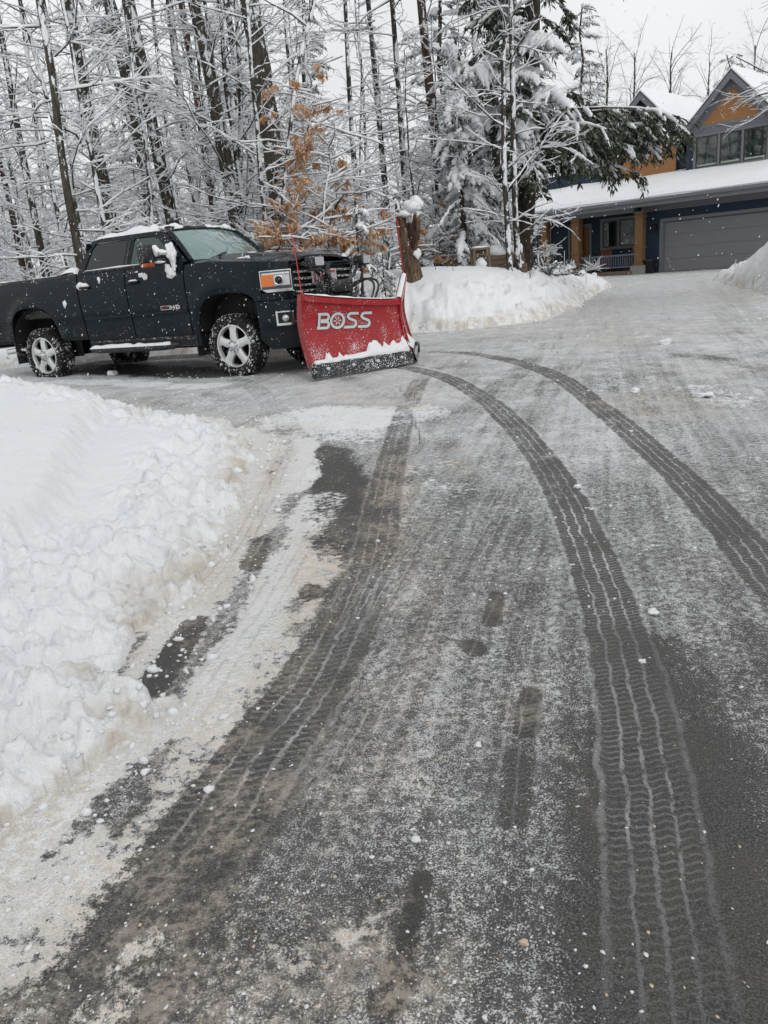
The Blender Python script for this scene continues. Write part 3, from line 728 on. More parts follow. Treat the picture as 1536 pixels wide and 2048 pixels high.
# railing
g = MB(); hbox(g, -3.76, -1.0, .58, .68, 1.46, 1.54); hbox(g, -3.76, -1.0, .60, .66, .95, 1.01)
for k in range(24): s_ = -3.70+k*.115; hbox(g, s_, s_+.035, .61, .65, 1.011, 1.459)
hpart(g, 'railing', HM['rail'])
# wall lantern
g = MB(); hbox(g, -.42, -.30, .003, .03, 2.38, 2.74); hbox(g, -.40, -.32, .03, .16, 2.66, 2.69); hbox(g, -.42, -.30, .08, .20, 2.42, 2.62); hbox(g, -.44, -.28, .06, .22, 2.62, 2.65)
hpart(g, 'wall_lantern', HM['dark'])
# gables
def gable(sc, hw, zb, zp, o, depth, orange_base, orange_apex_drop, over=.28, full=False):
    """front-facing gable dormer: centre s, half width of rakes, base z, peak z"""
    sl = (zp-zb)/hw
    g = MB(); hprism(g, [(sc-hw+.35, 4.2), (sc+hw-.35, 4.2), (sc+hw-.35, zb+.30), (sc, zp-.12), (sc-hw+.35, zb+.30)], o-depth, o-.001)
    hpart(g, 'dormer_wall', HM['blue'])
    g = MB(); zt = orange_base; ap = zp-orange_apex_drop; hwz = (ap-zt)/sl
    if full: hprism(g, [(sc-hw+.36, 4.6), (sc+hw-.36, 4.6), (sc+hw-.36, zb+.3), (sc, ap), (sc-hw+.36, zb+.3)], o+.002, o+.03)
    else: hprism(g, [(sc-hwz, zt), (sc+hwz, zt), (sc, ap)], o+.012, o+.035)
    hpart(g, 'cedar_gable', HM['cedar'])
    g = MB()
    if not full:
        hprism(g, [(sc-hw+.34, zt-.42), (sc+hw-.34, zt-.42), (sc+hw-.34, zb+.31), (sc, zp-.13), (sc-hw+.34, zb+.31)], o+.001, o+.010)
        hbox(g, sc-hwz-.12, sc+hwz+.12, o+.013, o+.05, zt-.12, zt-.002)
    # rake boards
    for sg in (-1, 1):
        t_ = .30
        hprism(g, [(sc, zp), (sc+sg*(hw+.02), zb-.02*sl), (sc+sg*(hw-.22), zb-.02*sl), (sc, zp-t_)], o+over, o+over+.05)
        hprism(g, [(sc, zp-.06), (sc+sg*hw, zb-.06), (sc+sg*(hw-.1), zb-.09), (sc, zp-.14)], o+.011, o+over-.001)
    hpart(g, 'rake_board', HM['trim'])
    g = MB()
    for sg in (-1, 1):
        hprism(g, [(sc, zp+.001), (sc+sg*(hw+.06), zb-.06*sl), (sc+sg*(hw+.06), zb-.06*sl+.05), (sc, zp+.06)], o-depth, o+over+.06)
    rf = hpart(g, 'roof', HM['dark'])
    g = MB()
    n1, n2 = 14, 18
    for sg in (-1, 1):
        P = []
        for i in range(n1+1):
            row = []
            for j in range(n2+1):
                a = i/n1; s_ = sc+sg*(hw+.03)*a; th_ = .20*(min(1, (1-a)*6+.35))*(1 if j > 0 else .4)
                o_ = o+over+.04-(depth+over)*j/n2
                row.append(HP(s_, o_, zp+.055-sl*(hw+.03)*a+th_*(.85+.25*float(vnoise(s_*2, o_*2, 7)))))
            P.append(row)
        g.grid(P, thick=(0, 0, -.10))
    hpart(g, 'snow_cover', MS['snow'], rf, smooth=True)
gable(2.08, 2.28, 6.18, 8.50, -1.77, 6.5, 6.62, .60)
gable(-2.05, 2.0, 6.50, 8.50, -2.0, 6.0, 5.0, .55, full=True)
window(.60, 3.60, 4.92, 6.18, -1.766, 3, .11, 'dormer_window')
# lower roof with thick snow, rising to the main roof
def roof_sheet(s0, s1, o0, z0, o1, z1, th_, name, n=(50, 26), round_=.22, seed=3):
    g = MB(); g.prism([(s0, 0), (s1, 0), (s1, 1), (s0, 1)], lambda a, b, h: Vector([float(k) for k in HP(a, o0+(o1-o0)*b, z0+(z1-z0)*b-.06+h)]), 0, .05)
    rf = hpart(g, 'roof', HM['dark'])
    P = []
    for i in range(n[0]+1):
        row = []
        for j in range(n[1]+1):
            b = (j/n[1])**1.6; s_ = s0+(s1-s0)*i/n[0]; o_ = o0+(o1-o0)*b; dist = abs(o_-o0)
            t_ = th_*math.sqrt(max(0.02, 1-(1-min(1, dist/round_))**2))*(.82+.38*float(vnoise(s_*.9, o_*1.5, seed)))
            if i in (0, n[0]): t_ *= .3
            row.append(HP(s_, o_+(.06 if j == 1 else 0), z0+(z1-z0)*b+t_))
        P.append(row)
    g = MB(); g.grid(P, thick=(0, 0, -th_*.3)); hpart(g, 'snow_cover', MS['snow'], rf, smooth=True)
roof_sheet(-9.4, 6.95, 1.20, 3.70, -3.0, 5.02, .27, 'roof')
roof_sheet(-9.4, 6.95, -2.6, 5.30, -6.0, 7.6, .2, 'roof', seed=5)
roof_sheet(-9.4, 6.95, -9.6, 5.30, -6.0, 7.6, .2, 'roof', seed=6)
# corner boards
g = MB(); hbox(g, -1.03, -.90, .003, .03, G0, 3.25); hpart(g, 'corner_board', HM['trim'])
# far wing of the house, seen low behind the trees
wing = thing('garden_wing', 'low blue wing with snowy shed roof left of the porch, behind trees', 'building', HP(-12.5, -4.5, .7))
def wpart(mb, name, mat, smooth=False):
    me = mb.mesh(name, mat, smooth, 40 if smooth else None); me.transform(Matrix.Translation(-wing.location)); return link(name, me, wing)
g = MB(); hbox(g, -14.6, -9.6, -7.5, -4.0, .4, 3.1); wpart(g, 'wall', HM['blue'])
g = MB(); hbox(g, -15.0, -9.5, -3.99, -3.2, 2.95, 3.18); wpart(g, 'fascia', HM['trim'])
P = []
for i in range(31):
    P.append([HP(-15.1+5.6*i/30, -3.1-4.6*j/12, 3.19+1.5*j/12+.24*math.sqrt(min(1, .15+j/2))*(.9+.2*float(vnoise(i*.4, j*.4, 2)))) for j in range(13)])
g = MB(); g.grid(P, thick=(0, 0, -.12)); wpart(g, 'snow_cover', MS['snow'], True)
for s_ in (-14.2, -12.0):
    g = MB(); hbox(g, s_-.14, s_+.14, -3.6, -3.32, .5, 2.95); wpart(g, 'post', HM['post'])
# ---- things around the porch
def adirondack(s_, lab):
    c = HP(s_, -.45, .80); t = thing('porch_chair', lab, 'chair', c, -PI/4, 'rust coloured chairs on the porch')
    g = MB()
    for k in range(5): g.box((-.24+k*.12, .18, .62), (.10, .03, .85 - abs(k-2)*.07), rot=Matrix.Rotation(-.28, 3, 'X'))
    g.build('backrest', HM['chair'], t)
    g = MB()
    for k in range(5): g.box((0, -.26+k*.10, .33-k*.02), (.52, .085, .025))
    g.build('seat', HM['chair'], t)
    for sx in (-1, 1):
        g = MB(); g.box((sx*.31, -.06, .56), (.13, .70, .025)); g.build('armrest', HM['chair'], t)
        g = MB(); g.box((sx*.28, -.30, .27), (.04, .09, .54)); g.build('leg', HM['chair'], t)
        g = MB(); g.box((sx*.28, .16, .27), (.04, .09, .54)); g.build('leg', HM['chair'], t)
adirondack(-3.15, 'rust-brown slatted porch chair further from the garage, under the porch window')
adirondack(-1.55, 'rust-brown slatted porch chair beside the timber post nearest the garage')
# dark planter tub in the corner by the garage
c = HP(-.55, .35, .60); t = tag(MB().lathe([(.22, 0), (.30, .02), (.34, .55), (.37, .56), (.37, .62), (.31, .62), (.28, .5)], 20, c=c).build('planter_tub', HM['dark'], smooth=True), 'black round tub beside the garage door, under the wall lantern', 'planter')
t.data.transform(Matrix.Translation([-float(k) for k in c])); t.location = c
# ------------------------------------------------------------------ pickup truck
def m_paint():
    t = NT('dark_teal_truck_paint'); o = t.obj()
    c = t.mix(t.noise(3, 3, o), (.0035, .0075, .011), (.0055, .011, .016))
    z = t.sep(o)[2]
    f = t.ss(t.math('ADD', t.noise(42, 2, o), t.math('MULTIPLY', t.noise(3, 3, o), .25)), .845, .865)
    c = t.mix(f, c, SNOW)
    # road film low on the doors
    film = t.math('MULTIPLY', t.math('MULTIPLY', t.math('SUBTRACT', 1., t.ss(z, .5, .95)), t.noise(6, 5, o)), .3)
    c = t.mix(t.math('MULTIPLY', film, .45), c, (.08, .08, .08))
    r = t.math('ADD', t.math('MULTIPLY', film, 2.), t.math('MULTIPLY_ADD', t.noise(18, 4, o), .14, .05))
    return t.bsdf(c, r, .0, t.bump(t.noise(55, 3, o), .06, .004), coat=.10, spec=.16)
def m_tyre():
    t = NT('snowy_tyre_rubber'); o = t.obj()
    f = t.ss(t.math('ADD', t.noise(34, 4, o, .7), t.math('MULTIPLY', t.noise(5, 2, o), .4)), .775, .82)
    c = t.mix(f, (.012, .012, .012), (.70, .71, .72))
    return t.bsdf(c, .8, 0, t.bump(t.noise(60, 2, o), .3, .004), spec=.3)
def m_glass(name, c, r=.03, k=1.):
    t = NT(name); o = t.obj(); n = t.noise(5, 4, o)
    f = t.ss(t.noise(60, 2, o), .75, .78)
    return t.bsdf(t.mix(f, t.mix(n, c, tuple(k*1.6 for k in c)), SNOW), t.math('MULTIPLY_ADD', f, .6, r), 0, None, coat=k, spec=k)
TM = dict(paint=m_paint(), tyre=m_tyre(), black=simple('black_plastic', (.010, .010, .011), .5, flecks=.10), under=simple('underbody_black', (.008, .008, .008), .8),
 chrome=simple('chrome', (.62, .63, .64), .16, 1., var=.06), alloy=simple('polished_alloy', (.66, .66, .66), .38, .55, var=.08, flecks=.06), dchrome=simple('snow_dusted_grille_bar', (.16, .165, .17), .35, .7, flecks=.5, fsc=40),
 windshield=m_glass('windshield_glass', (.075, .145, .138), .03), glass=m_glass('tinted_glass', (.004, .007, .007), .05, .3), sideglass=m_glass('side_glass', (.010, .024, .023), .04, .45),
 amber=simple('amber_lens', (.62, .15, .010), .25, var=.2, sc=40, coat=.6), lens=simple('clear_lamp_lens', (.48, .50, .52), .12, .3, var=.35, sc=30, coat=.8), lampd=simple('lamp_interior', (.08, .082, .085), .2, .6),
 red=simple('emblem_red', (.35, .012, .02), .35), white=simple('badge_silver', (.55, .56, .57), .35, .5),
 steel=simple('worn_black_steel', (.018, .019, .021), .5, .3, var=.3, sc=20, bump=.3, flecks=.34, fsc=70), frostlens=simple('frosted_lamp_lens', (.36, .37, .40), .45, var=.4, sc=50, flecks=.3))
tl = Vector((-1.36, 11.59, .29)); yaw = math.radians(-30.5); pit = math.radians(.7)
hx = Vector((math.cos(yaw)*math.cos(pit), math.sin(yaw)*math.cos(pit), math.sin(pit))); ly = Vector((-math.sin(yaw), math.cos(yaw), 0)); uz = hx.cross(ly)
TMX = Matrix((hx, ly, uz)).transposed().to_4x4(); TMX.translation = tl
truck = thing('pickup_truck', 'dark blue-green crew cab pickup truck with snow on its roof', 'pickup truck')
truck.matrix_world = TMX
def W(z):      # half width of the lower body
    w_ = .985 + .018*math.exp(-((z-1.22)/.22)**2)
    if z < .93: w_ -= .012 + .05*((.93-z)/.5)**2
    if z > 1.38: w_ -= .035*((z-1.38)/.17)**1.6
    return w_
def plan(x):   # front corner plan rounding
    return 0 if x < .45 else .25*((x-.45)/.5)**2.1
def arch(x, xc, zt, zbm, hw, p=3.2, q=2.0):
    u_ = abs(x-xc)/hw
    return zbm if u_ >= 1 else zbm+(zt-zbm)*(1-u_**p)**(1/q)
def flare(x, z):
    f = 0
    for xc in (0, -3.9):
        d = math.hypot((x-xc)/.66, (z-.55)/.68); f = max(f, .022*math.exp(-((d-1)/.14)**2))
    return f
def side_panel(name, x0, x1, zb, zt, mat, nx=24, nz=16, extra=0, parent=None, th_=.02, xs=None, top_roll=None, label=None):
    obs = []
    for sd in (-1, 1):
        g = MB(); P = []
        XS = xs if xs is not None else [x0+(x1-x0)*i/nx for i in range(nx+1)]
        for x in XS:
            a, b = zb(x), zt(x); row = []
            for j in range(nz+1):
                z = a+(b-a)*j/nz; y = W(z)+flare(x, z)-plan(x)+extra; row.append((x, sd*y, z))
            if top_roll:
                for k in (1, 2, 3): row.append((x, sd*(W(b)-plan(x)-top_roll*(k/3)), b+.035*math.sin(k/3*PI/2)))
            P.append(row)
        g.grid(P, thick=(0, -sd*th_, 0)); obs.append(g.build(name, mat, parent or truck, angle=35, label=label))
    return obs
top_bed = lambda x: 1.555; belt = lambda x: 1.55
XA = lambda a, b, n: [a+(b-a)*i/n for i in range(n+1)]
side_panel('bedside', -5.1, -2.79, lambda x: arch(x, -3.93, 1.15, .66, .56), top_bed, TM['paint'], xs=XA(-5.1, -4.50, 8)+XA(-4.49, -3.37, 40)+XA(-3.36, -2.79, 8))
side_panel('rear_door', -2.765, -1.785, lambda x: .60, belt, TM['paint'], nx=10)
side_panel('front_door', -1.765, -.665, lambda x: .60, belt, TM['paint'], nx=12)
side_panel('rocker', -2.78, -.56, lambda x: .44, lambda x: .588, TM['black'], nx=6, nz=3, extra=-.01)
side_panel('fender', -.645, .60, lambda x: (arch(x, 0, 1.10, .44 if x < 0 else .965, .56 if x < 0 else .50)), lambda x: 1.52-.10*max(0, (x+.3)/1.2)**1.3, TM['paint'],
           xs=XA(-.645, -.57, 3)+XA(-.56, .50, 40)+XA(.51, .60, 4), top_roll=.14)
# fender nose above the headlight
side_panel('fender_nose', .605, .93, lambda x: 1.335, lambda x: 1.52-.10*max(0, (x+.3)/1.2)**1.3, TM['paint'], nx=8, nz=4, top_roll=.14)
side_panel('fender_nose', .605, .93, lambda x: .965, lambda x: 1.055, TM['paint'], nx=8, nz=3)
# dark core behind the panel gaps
g = MB(); g.span((-5.05, -.94, .62), (-4.50, .94, 1.50)); g.span((-3.36, -.94, .62), (-2.80, .94, 1.50)); g.span((-2.78, -.935, .46), (-.66, .935, 1.50)); g.span((.57, -.70, .45), (.86, .70, 1.38))
g.span((-4.49, -.60, .62), (-3.37, .60, 1.0)); g.span((-.655, -.62, .5), (.56, .62, 1.40)); g.span((-4.9, -.4, .38), (.6, .4, .62))
for x in (-3.9, 0): g.tube([(x, -.85, .41), (x, .85, .41)], .07, 10)
g.build('chassis', TM['under'], truck)
# wheel arch liners
for xc in (0, -3.93):
    for sd in (-1, 1):
        g = MB(); P = []
        for k in range(21):
            a = PI*k/20; P.append([(xc+.56*math.cos(a), sd*y, .62+.50*math.sin(a)**.8) for y in (.60, .955)])
        g.grid(P); P = [[(xc+.56*math.cos(PI*k/20), sd*.60, z) for z in (.35, .62+.50*math.sin(PI*k/20)**.8)] for k in range(21)]; g.grid(P)
        g.build('arch_liner', TM['under'], truck)
# bed: rails, inner walls, floor, tailgate
g = MB()
for sd in (-1, 1):
    g.span((-5.08, sd*.83, 1.54), (-2.80, sd*.955, 1.575)); g.span((-5.08, sd*.83, 1.0), (-2.80, sd*.86, 1.54))
g.span((-5.08, -.83, .98), (-2.80, .83, 1.01)); g.span((-2.86, -.83, 1.01), (-2.80, .83, 1.57)); g.build('bed_liner', TM['black'], truck)
g = MB(); g.span((-5.13, -.82, .80), (-5.085, .82, 1.56), bev=.012); g.build('tailgate', TM['paint'], truck)
g = MB(); g.span((-5.32, -.95, .55), (-5.14, .95, .78), bev=.03); g.build('rear_bumper', TM['chrome'], truck)
for sd in (-1, 1):
    g = MB(); g.span((-5.125, sd*.83, 1.05), (-5.05, sd*.975, 1.5), bev=.01); g.build('tail_lamp', TM['red'], truck)
g = MB(); g.tube([(-4.2, -.70, .52), (-4.55, -.86, .52), (-4.72, -.99, .50)], .045, 12); g.build('exhaust_tip', TM['chrome'], truck)
for x in (-.62, -4.52):
    for sd in (-1, 1):
        g = MB(); g.span((x-.01, sd*.70, .30), (x+.01, sd*.97, .66)); g.build('mud_flap', TM['black'], truck)
# greenhouse
def GH(x, z, off=0): return (.955-(z-1.55)*.50)+off
def ghmap(sd): return lambda a, b, h: (a, sd*(GH(a, b)+h), b)
outer = [(-.60, 1.556), (-.80, 1.72), (-1.02, 1.925), (-1.12, 1.99), (-1.30, 2.02), (-2.40, 2.03), (-2.56, 2.01), (-2.63, 1.95), (-2.775, 1.556)]
hole_r = [(-2.64, 1.60), (-2.55, 1.90), (-2.50, 1.955), (-2.42, 1.97), (-1.86, 1.965), (-1.83, 1.93), (-1.83, 1.60)]
hole_f = [(-1.70, 1.60), (-1.70, 1.93), (-1.67, 1.965), (-1.34, 1.955), (-1.22, 1.92), (-.86, 1.64), (-.86, 1.60)]
for sd in (-1, 1):
    g = MB(); g.holed(outer, [hole_r, hole_f], ghmap(sd), .035); g.build('cab_pillar', TM['paint'], truck)
    for nm, hl, m_ in (('rear_side_window', hole_r, 'glass'), ('front_side_window', hole_f, 'sideglass')):
        g = MB(); g.prism(hl, lambda a, b, h, sd=sd: Vector((a, sd*(GH(a, b)+h), b)), -.022, -.014); g.build(nm, TM[m_], truck)
    # black belt and window seals
    g = MB(); g.tube([(-2.66, -sd*-(GH(0, 1.585)+.002), 1.582), (-.80, -sd*-(GH(0, 1.585)+.002), 1.582)], .011, 6); g.build('window_seal', TM['black'], truck)
    g = MB(); g.box((-1.765, sd*(GH(0, 1.78)+.004), 1.78), (.045, .008, .36), rot=Matrix.Rotation(sd*.46, 3, 'X')); g.build('door_seal', TM['black'], truck)
# roof
P = []
for i in range(23):
    x = -1.06-1.56*i/22; row = []
    for j in range(25):
        v = -1+2*j/24; y = v*.735; e = 1-abs(v)**5; f_ = math.sin(min(1, (i+.6)/5)*PI/2)*math.sin(min(1, (22-i+1.5)/6)*PI/2)
        row.append((x, y, 1.975+.075*e*f_+.012*(1-v*v)))
    P.append(row)
g = MB(); g.grid(P, thick=(0, 0, -.04)); g.build('roof', TM['paint'], truck, angle=50)
# windshield, with black rim, and rear glass
def ws(u_, v, off=0):
    x0 = -.60+.30*(1-u_*u_); x1 = -1.06+.10*(1-u_*u_); y0 = .86; y1 = .715
    x = x0+(x1-x0)*v; z = 1.555+(1.995+.03*(1-u_*u_)-1.555)*v + .02*math.sin(PI*v); y = u_*(y0+(y1-y0)*v)
    return (x+off*.5, y, z+off*.8)
g = MB(); g.grid([[ws(-1+2*i/20, j/10) for j in range(11)] for i in range(21)], thick=(-.01, 0, -.01)); wso = g.build('windshield', TM['windshield'], truck, angle=60)
g = MB()
for e in ([ws(-1+2*i/20, 0, .006) for i in range(21)], [ws(-1+2*i/20, 1, .006) for i in range(21)]): g.tube(e, .016, 6)
for s_ in (-1, 1): g.tube([ws(s_, j/10, .008) for j in range(11)], .036, 8)
g.build('windshield_frame', TM['paint'], truck, smooth=True)
for ps in ([(-.33, -.62, 1.60), (-.52, -.10, 1.64)], [(-.24, .05, 1.60), (-.42, .62, 1.66)]):
    g = MB(); g.tube([ps[0], [(ps[0][k]+ps[1][k])/2+(.03 if k == 2 else 0) for k in range(3)], ps[1]], .012, 6); g.build('wiper', TM['black'], truck)
g = MB(); g.grid([[(-2.64-.135*(1-j/6), y, 1.56+.42*j/6) for j in range(7)] for y in XA(-.80, .80, 8)], thick=(.02, 0, 0)); g.build('rear_window', TM['glass'], truck)
# hood with power dome
P = []
for i in range(29):
    x = -.50+1.42*i/28; row = []
    for j in range(33):
        v = -1+2*j/32; hw_ = .85-plan(x)*.55; y = v*hw_
        z = 1.545-.10*max(0, (x+.3)/1.2)**1.3+.045*(1-v*v)
        dome = sstep(.78, .60, abs(v)) if False else 1-sstep(.60, .80, abs(v)); z += .040*float(dome)
        if x > .80: z -= .9*(x-.80)**1.6
        row.append((x+(.02*(1-v*v)), y, z))
    P.append(row)
g = MB(); g.grid(P, thick=(0, 0, -.03)); g.build('hood', TM['paint'], truck, angle=50)
g = MB(); g.span((-.64, -.84, 1.50), (-.26, .84, 1.552)); g.build('cowl', TM['black'], truck)
# grille
g = MB(); g.span((.86, -.74, .97), (.90, .74, 1.37)); g.build('grille_backing', TM['under'], truck)
g = MB(); g.span((.90, -.745, .985), (.945, -.70, 1.385), bev=.01); g.span((.90, .70, .985), (.945, .745, 1.385), bev=.01); g.span((.88, -.70, 1.345), (.95, .70, 1.40), bev=.012); g.span((.88, -.70, .975), (.95, .70, 1.01), bev=.01)
g.build('grille_surround', TM['paint'], truck)
for z in (1.285, 1.20, 1.115, 1.04):
    g = MB(); g.span((.905, -.69, z-.016), (.955, .69, z+.016), bev=.007); g.build('grille_bar', TM['dchrome'], truck)
# emblem letters G M C on a bright plate
def ribbon(mb, pts, w_, fn, off0, off1, closed=False):
    """flat stroke of width w_ along 2D points, mapped by fn(a, b, off)"""
    n = len(pts); L = []; R_ = []
    for i in range(n):
        if closed: a, b = pts[(i-1) % n], pts[(i+1) % n]
        else: a, b = pts[max(0, i-1)], pts[min(n-1, i+1)]
        p = pts[i]
        def nrm_(u_, v): d = math.hypot(v[0]-u_[0], v[1]-u_[1]) or 1; return (-(v[1]-u_[1])/d, (v[0]-u_[0])/d)
        if (not closed and i in (0, n-1)): nx, ny = nrm_(a, b); k = 1
        else:
            n1 = nrm_(a, p); n2 = nrm_(p, b); mx_, my = n1[0]+n2[0], n1[1]+n2[1]; l = math.hypot(mx_, my) or 1; nx, ny = mx_/l, my/l
            k = 1/max(.5, nx*n1[0]+ny*n1[1])
        L.append((p[0]+nx*w_*.5*k, p[1]+ny*w_*.5*k)); R_.append((p[0]-nx*w_*.5*k, p[1]-ny*w_*.5*k))
    f = lambda q, o_: mb.bm.verts.new([float(k) for k in fn(q[0], q[1], o_)])
    A = [(f(L[i], off0), f(R_[i], off0), f(R_[i], off1), f(L[i], off1)) for i in range(n)]
    for i in range(n if closed else n-1):
        a, b = A[i], A[(i+1) % n]
        for k in range(4): mb.bm.faces.new((a[k], b[k], b[(k+1) % 4], a[(k+1) % 4]))
    if not closed: mb.bm.faces.new(A[0]); mb.bm.faces.new(A[-1][::-1])
def arcp(cx, cy, rx, ry, a0, a1, n=14): return [(cx+rx*math.cos(math.radians(a0+(a1-a0)*i/n)), cy+ry*math.sin(math.radians(a0+(a1-a0)*i/n))) for i in range(n+1)]
fe = lambda a, b, o_: (.968+o_, a, b)
g = MB(); g.span((.945, -.30, 1.12), (.966, .30, 1.30), bev=.006); em = g.build('emblem', TM['white'], truck)
g = MB()
ec = 1.21
ribbon(g, [(-.12, ec+.055), (-.24, ec+.055), (-.24, ec-.055), (-.13, ec-.055), (-.13, ec), (-.18, ec)], .030, fe, 0, .008)
ribbon(g, [(-.065, ec-.065), (-.065, ec+.05), (0, ec-.03), (.065, ec+.05), (.065, ec-.065)], .028, fe, 0, .008)
ribbon(g, [(.24, ec+.055), (.13, ec+.055), (.13, ec-.055), (.24, ec-.055)], .030, fe, 0, .008)
g.build('lettering', TM['red'], em)
# headlights
def nose(x, z, sd, off): 
    y = W(z)-plan(x)+off*.6; return (x+off*.8*min(1, max(0, (x-.5)/.3)), sd*y, z)
def npatch(name, x0, x1, z0, z1, off, mat, parent, sd, n=10, cut=None):
    g = MB(); g.grid([[nose(x, (z0+(cut(x) if cut else 0))+(z1-z0-(cut(x) if cut else 0))*j/4, sd, off) for j in range(5)] for x in XA(x0, x1, n)], thick=(-.012, -sd*.012, 0)); return g.build(name, mat, parent, angle=40)
for sd in (-1, 1):
    cut = lambda x: .05*max(0, 1-(x-.61)/.06)
    hl = npatch('headlight', .612, .945, 1.06, 1.33, .012, TM['chrome'], truck, sd, cut=cut)
    npatch('lamp_housing', .624, .938, 1.095, 1.318, .020, TM['lampd'], hl, sd)
    npatch('amber_reflector', .628, .766, 1.13, 1.275, .028, TM['amber'], hl, sd)
    npatch('chrome_strip', .640, .925, 1.275, 1.297, .029, TM['chrome'], hl, sd)
    npatch('clear_lens', .768, .925, 1.135, 1.268, .024, TM['lens'], hl, sd)
    c = nose(.818, 1.20, sd, .03); nd = Vector((.55, sd*.83, 0)).normalized()
    q = nd.to_track_quat('Z', 'Y').to_matrix().to_4x4(); q.translation = Vector(c)
    g = MB(); g.lathe([(.0, -.01), (.062, -.01), (.062, .012), (.050, .014), (.045, .004)], 24, closed=False); g.bm.transform(q); g.build('projector_ring', TM['chrome'], hl, smooth=True)
    g = MB(); g.lathe([(.045, .0), (.038, .016), (.02, .026), (.0005, .03)], 24, closed=False); g.bm.transform(q); g.build('projector_lens', TM['glass'], hl, smooth=True)
# front bumper
def bplan(x): return 0 if x < .42 else .30*((x-.42)/.58)**2.0
bp = []
for sd in (-1, 1):
    g = MB()
    P = []
    for x in XA(.49, 1.03, 16):
        zb = .34+.14*max(0, (.62-x)/.13) ; row = []
        for j in range(13):
            z = zb+(.955-zb)*j/12; y = .99-bplan(x)-.03*((.955-z)/.6)**2-(.018 if z < .62 else 0); row.append((x+.02*math.sin(j/12*PI), sd*y, z))
        P.append(row)
    g.grid(P, thick=(-.02, -sd*.02, 0))
    b = g.build('bumper_corner', TM['paint'], truck, angle=40)
    # fog lamp
    def bpt(x, z, off): return (x+off*.75, sd*(.99-bplan(x)+off*.66), z)
    for nm, a, m_ in (('fog_bezel', (.735, .925, .635, .815, .012), TM['chrome']), ('fog_recess', (.755, .905, .665, .80, .018), TM['under'])):
        g = MB(); g.grid([[bpt(x, a[2]+(a[3]-a[2])*j/3, a[4]) for j in range(4)] for x in XA(a[0], a[1], 5)], thick=(-.01, -sd*.01, 0)); g.build(nm, m_, b)
    g = MB(); g.lathe([(.0005, .02), (.035, .014), (.045, 0), (.045, -.02)], 20, closed=False); q = Vector((.62, sd*.78, 0)).normalized().to_track_quat('Z', 'Y').to_matrix().to_4x4(); q.translation = Vector(bpt(.835, .725, .028)); g.bm.transform(q); g.build('fog_lamp', TM['lens'], b, smooth=True)
g = MB(); g.span((.93, -.685, .60), (1.045, .685, .955), bev=.03); g.build('bumper', TM['paint'], truck, angle=40)
g = MB(); g.span((.88, -.68, .36), (1.0, .68, .598), bev=.02); g.build('valance', TM['black'], truck)
# mirrors
for sd in (-1, 1):
    g = MB(); g.box((-1.06, sd*1.20, 1.70), (.12, .26, .24), bev=.035); mr = g.build('side_mirror', TM['black'], truck, angle=40)
    g = MB(); g.box((-1.055, sd*1.215, 1.552), (.10, .19, .06), bev=.02); g.build('turn_signal', simple('smoked_amber', (.30, .065, .006), .35), mr)
    g = MB(); g.tube([(-1.05, sd*1.08, 1.66), (-.92, sd*.95, 1.66)], .028, 8); g.tube([(-1.05, sd*1.08, 1.58), (-.92, sd*.95, 1.60)], .028, 8); g.box((-.90, sd*.945, 1.62), (.16, .05, .13), bev=.02); g.build('mirror_arm', TM['black'], mr)
    if sd == -1:
        for k, (c, s3, z0) in enumerate([((-.93, -1.03, 1.70), (.10, .07, .035), 1), ((-.99, -1.10, 1.735), (.06, .05, .06), 2), ((-.84, -.985, 1.71), (.075, .05, .11), 4), ((-.80, -.985, 1.61), (.055, .045, .09), 5), ((-.79, -1.0, 1.50), (.035, .03, .05), 6),
              ((-.86, -1.0, 1.44), (.085, .03, .07), 7), ((-.91, -1.0, 1.50), (.045, .025, .06), 8), ((-.96, -1.09, 1.585), (.09, .035, .014), 9)]):
            b = MB(); b.blob(c, s3, seed=k+3, sub=3, rough=.35); b.build('snow_clump', MS['snow'], mr, smooth=True)
# handles, crease, badges
for sd in (-1, 1):
    for x in (-2.60, -1.60):
        g = MB(); g.tube([(x-.11, sd*(W(1.36)+.004), 1.36), (x-.07, sd*(W(1.36)+.04), 1.362), (x+.07, sd*(W(1.36)+.04), 1.362), (x+.11, sd*(W(1.36)+.004), 1.36)], .018, 8); g.build('door_handle', TM['paint'], truck, smooth=True)
    for xa, xb in ((-2.75, -1.80), (-1.75, -.68)):
        g = MB(); g.span((xa, sd*(W(.93)-.004), .905), (xb, sd*(W(.93)+.012), .935), bev=.006); g.build('door_moulding', TM['paint'], truck)
fb = lambda a, b, o_, : (a, -(W(b)+.004+o_), b)
g = MB(); g.prism([(-1.16, .955), (-.985, .955), (-.985, 1.01), (-1.16, 1.01)], lambda a, b, h: Vector(fb(a, b, h)), 0, .006); bd_ = g.build('door_badge', TM['white'], truck)
g = MB(); g.prism([(-1.150, .963), (-.995, .963), (-.995, 1.002), (-1.150, 1.002)], lambda a, b, h: Vector(fb(a, b, h)), .0065, .008); g.build('badge_inlay', TM['under'], bd_)
g = MB(); ribbon(g, [(-1.145, .970), (-1.12, .985), (-1.10, .978), (-1.075, 1.02), (-1.05, .982), (-1.01, .99)], .009, fb, .0085, .010); g.build('badge_mark', TM['red'], bd_)
g = MB()
for pts in ([(-.965, .955), (-.965, 1.01)], [(-.905, .955), (-.905, 1.01)], [(-.965, .983), (-.905, .983)], [(-.868, .955), (-.868, 1.01)], [(-.874, 1.003), (-.83, 1.003), (-.808, .990), (-.808, .974), (-.83, .961), (-.874, .961)]):
    ribbon(g, pts, .016, fb, 0, .008)
g.build('badge_lettering', TM['white'], truck)
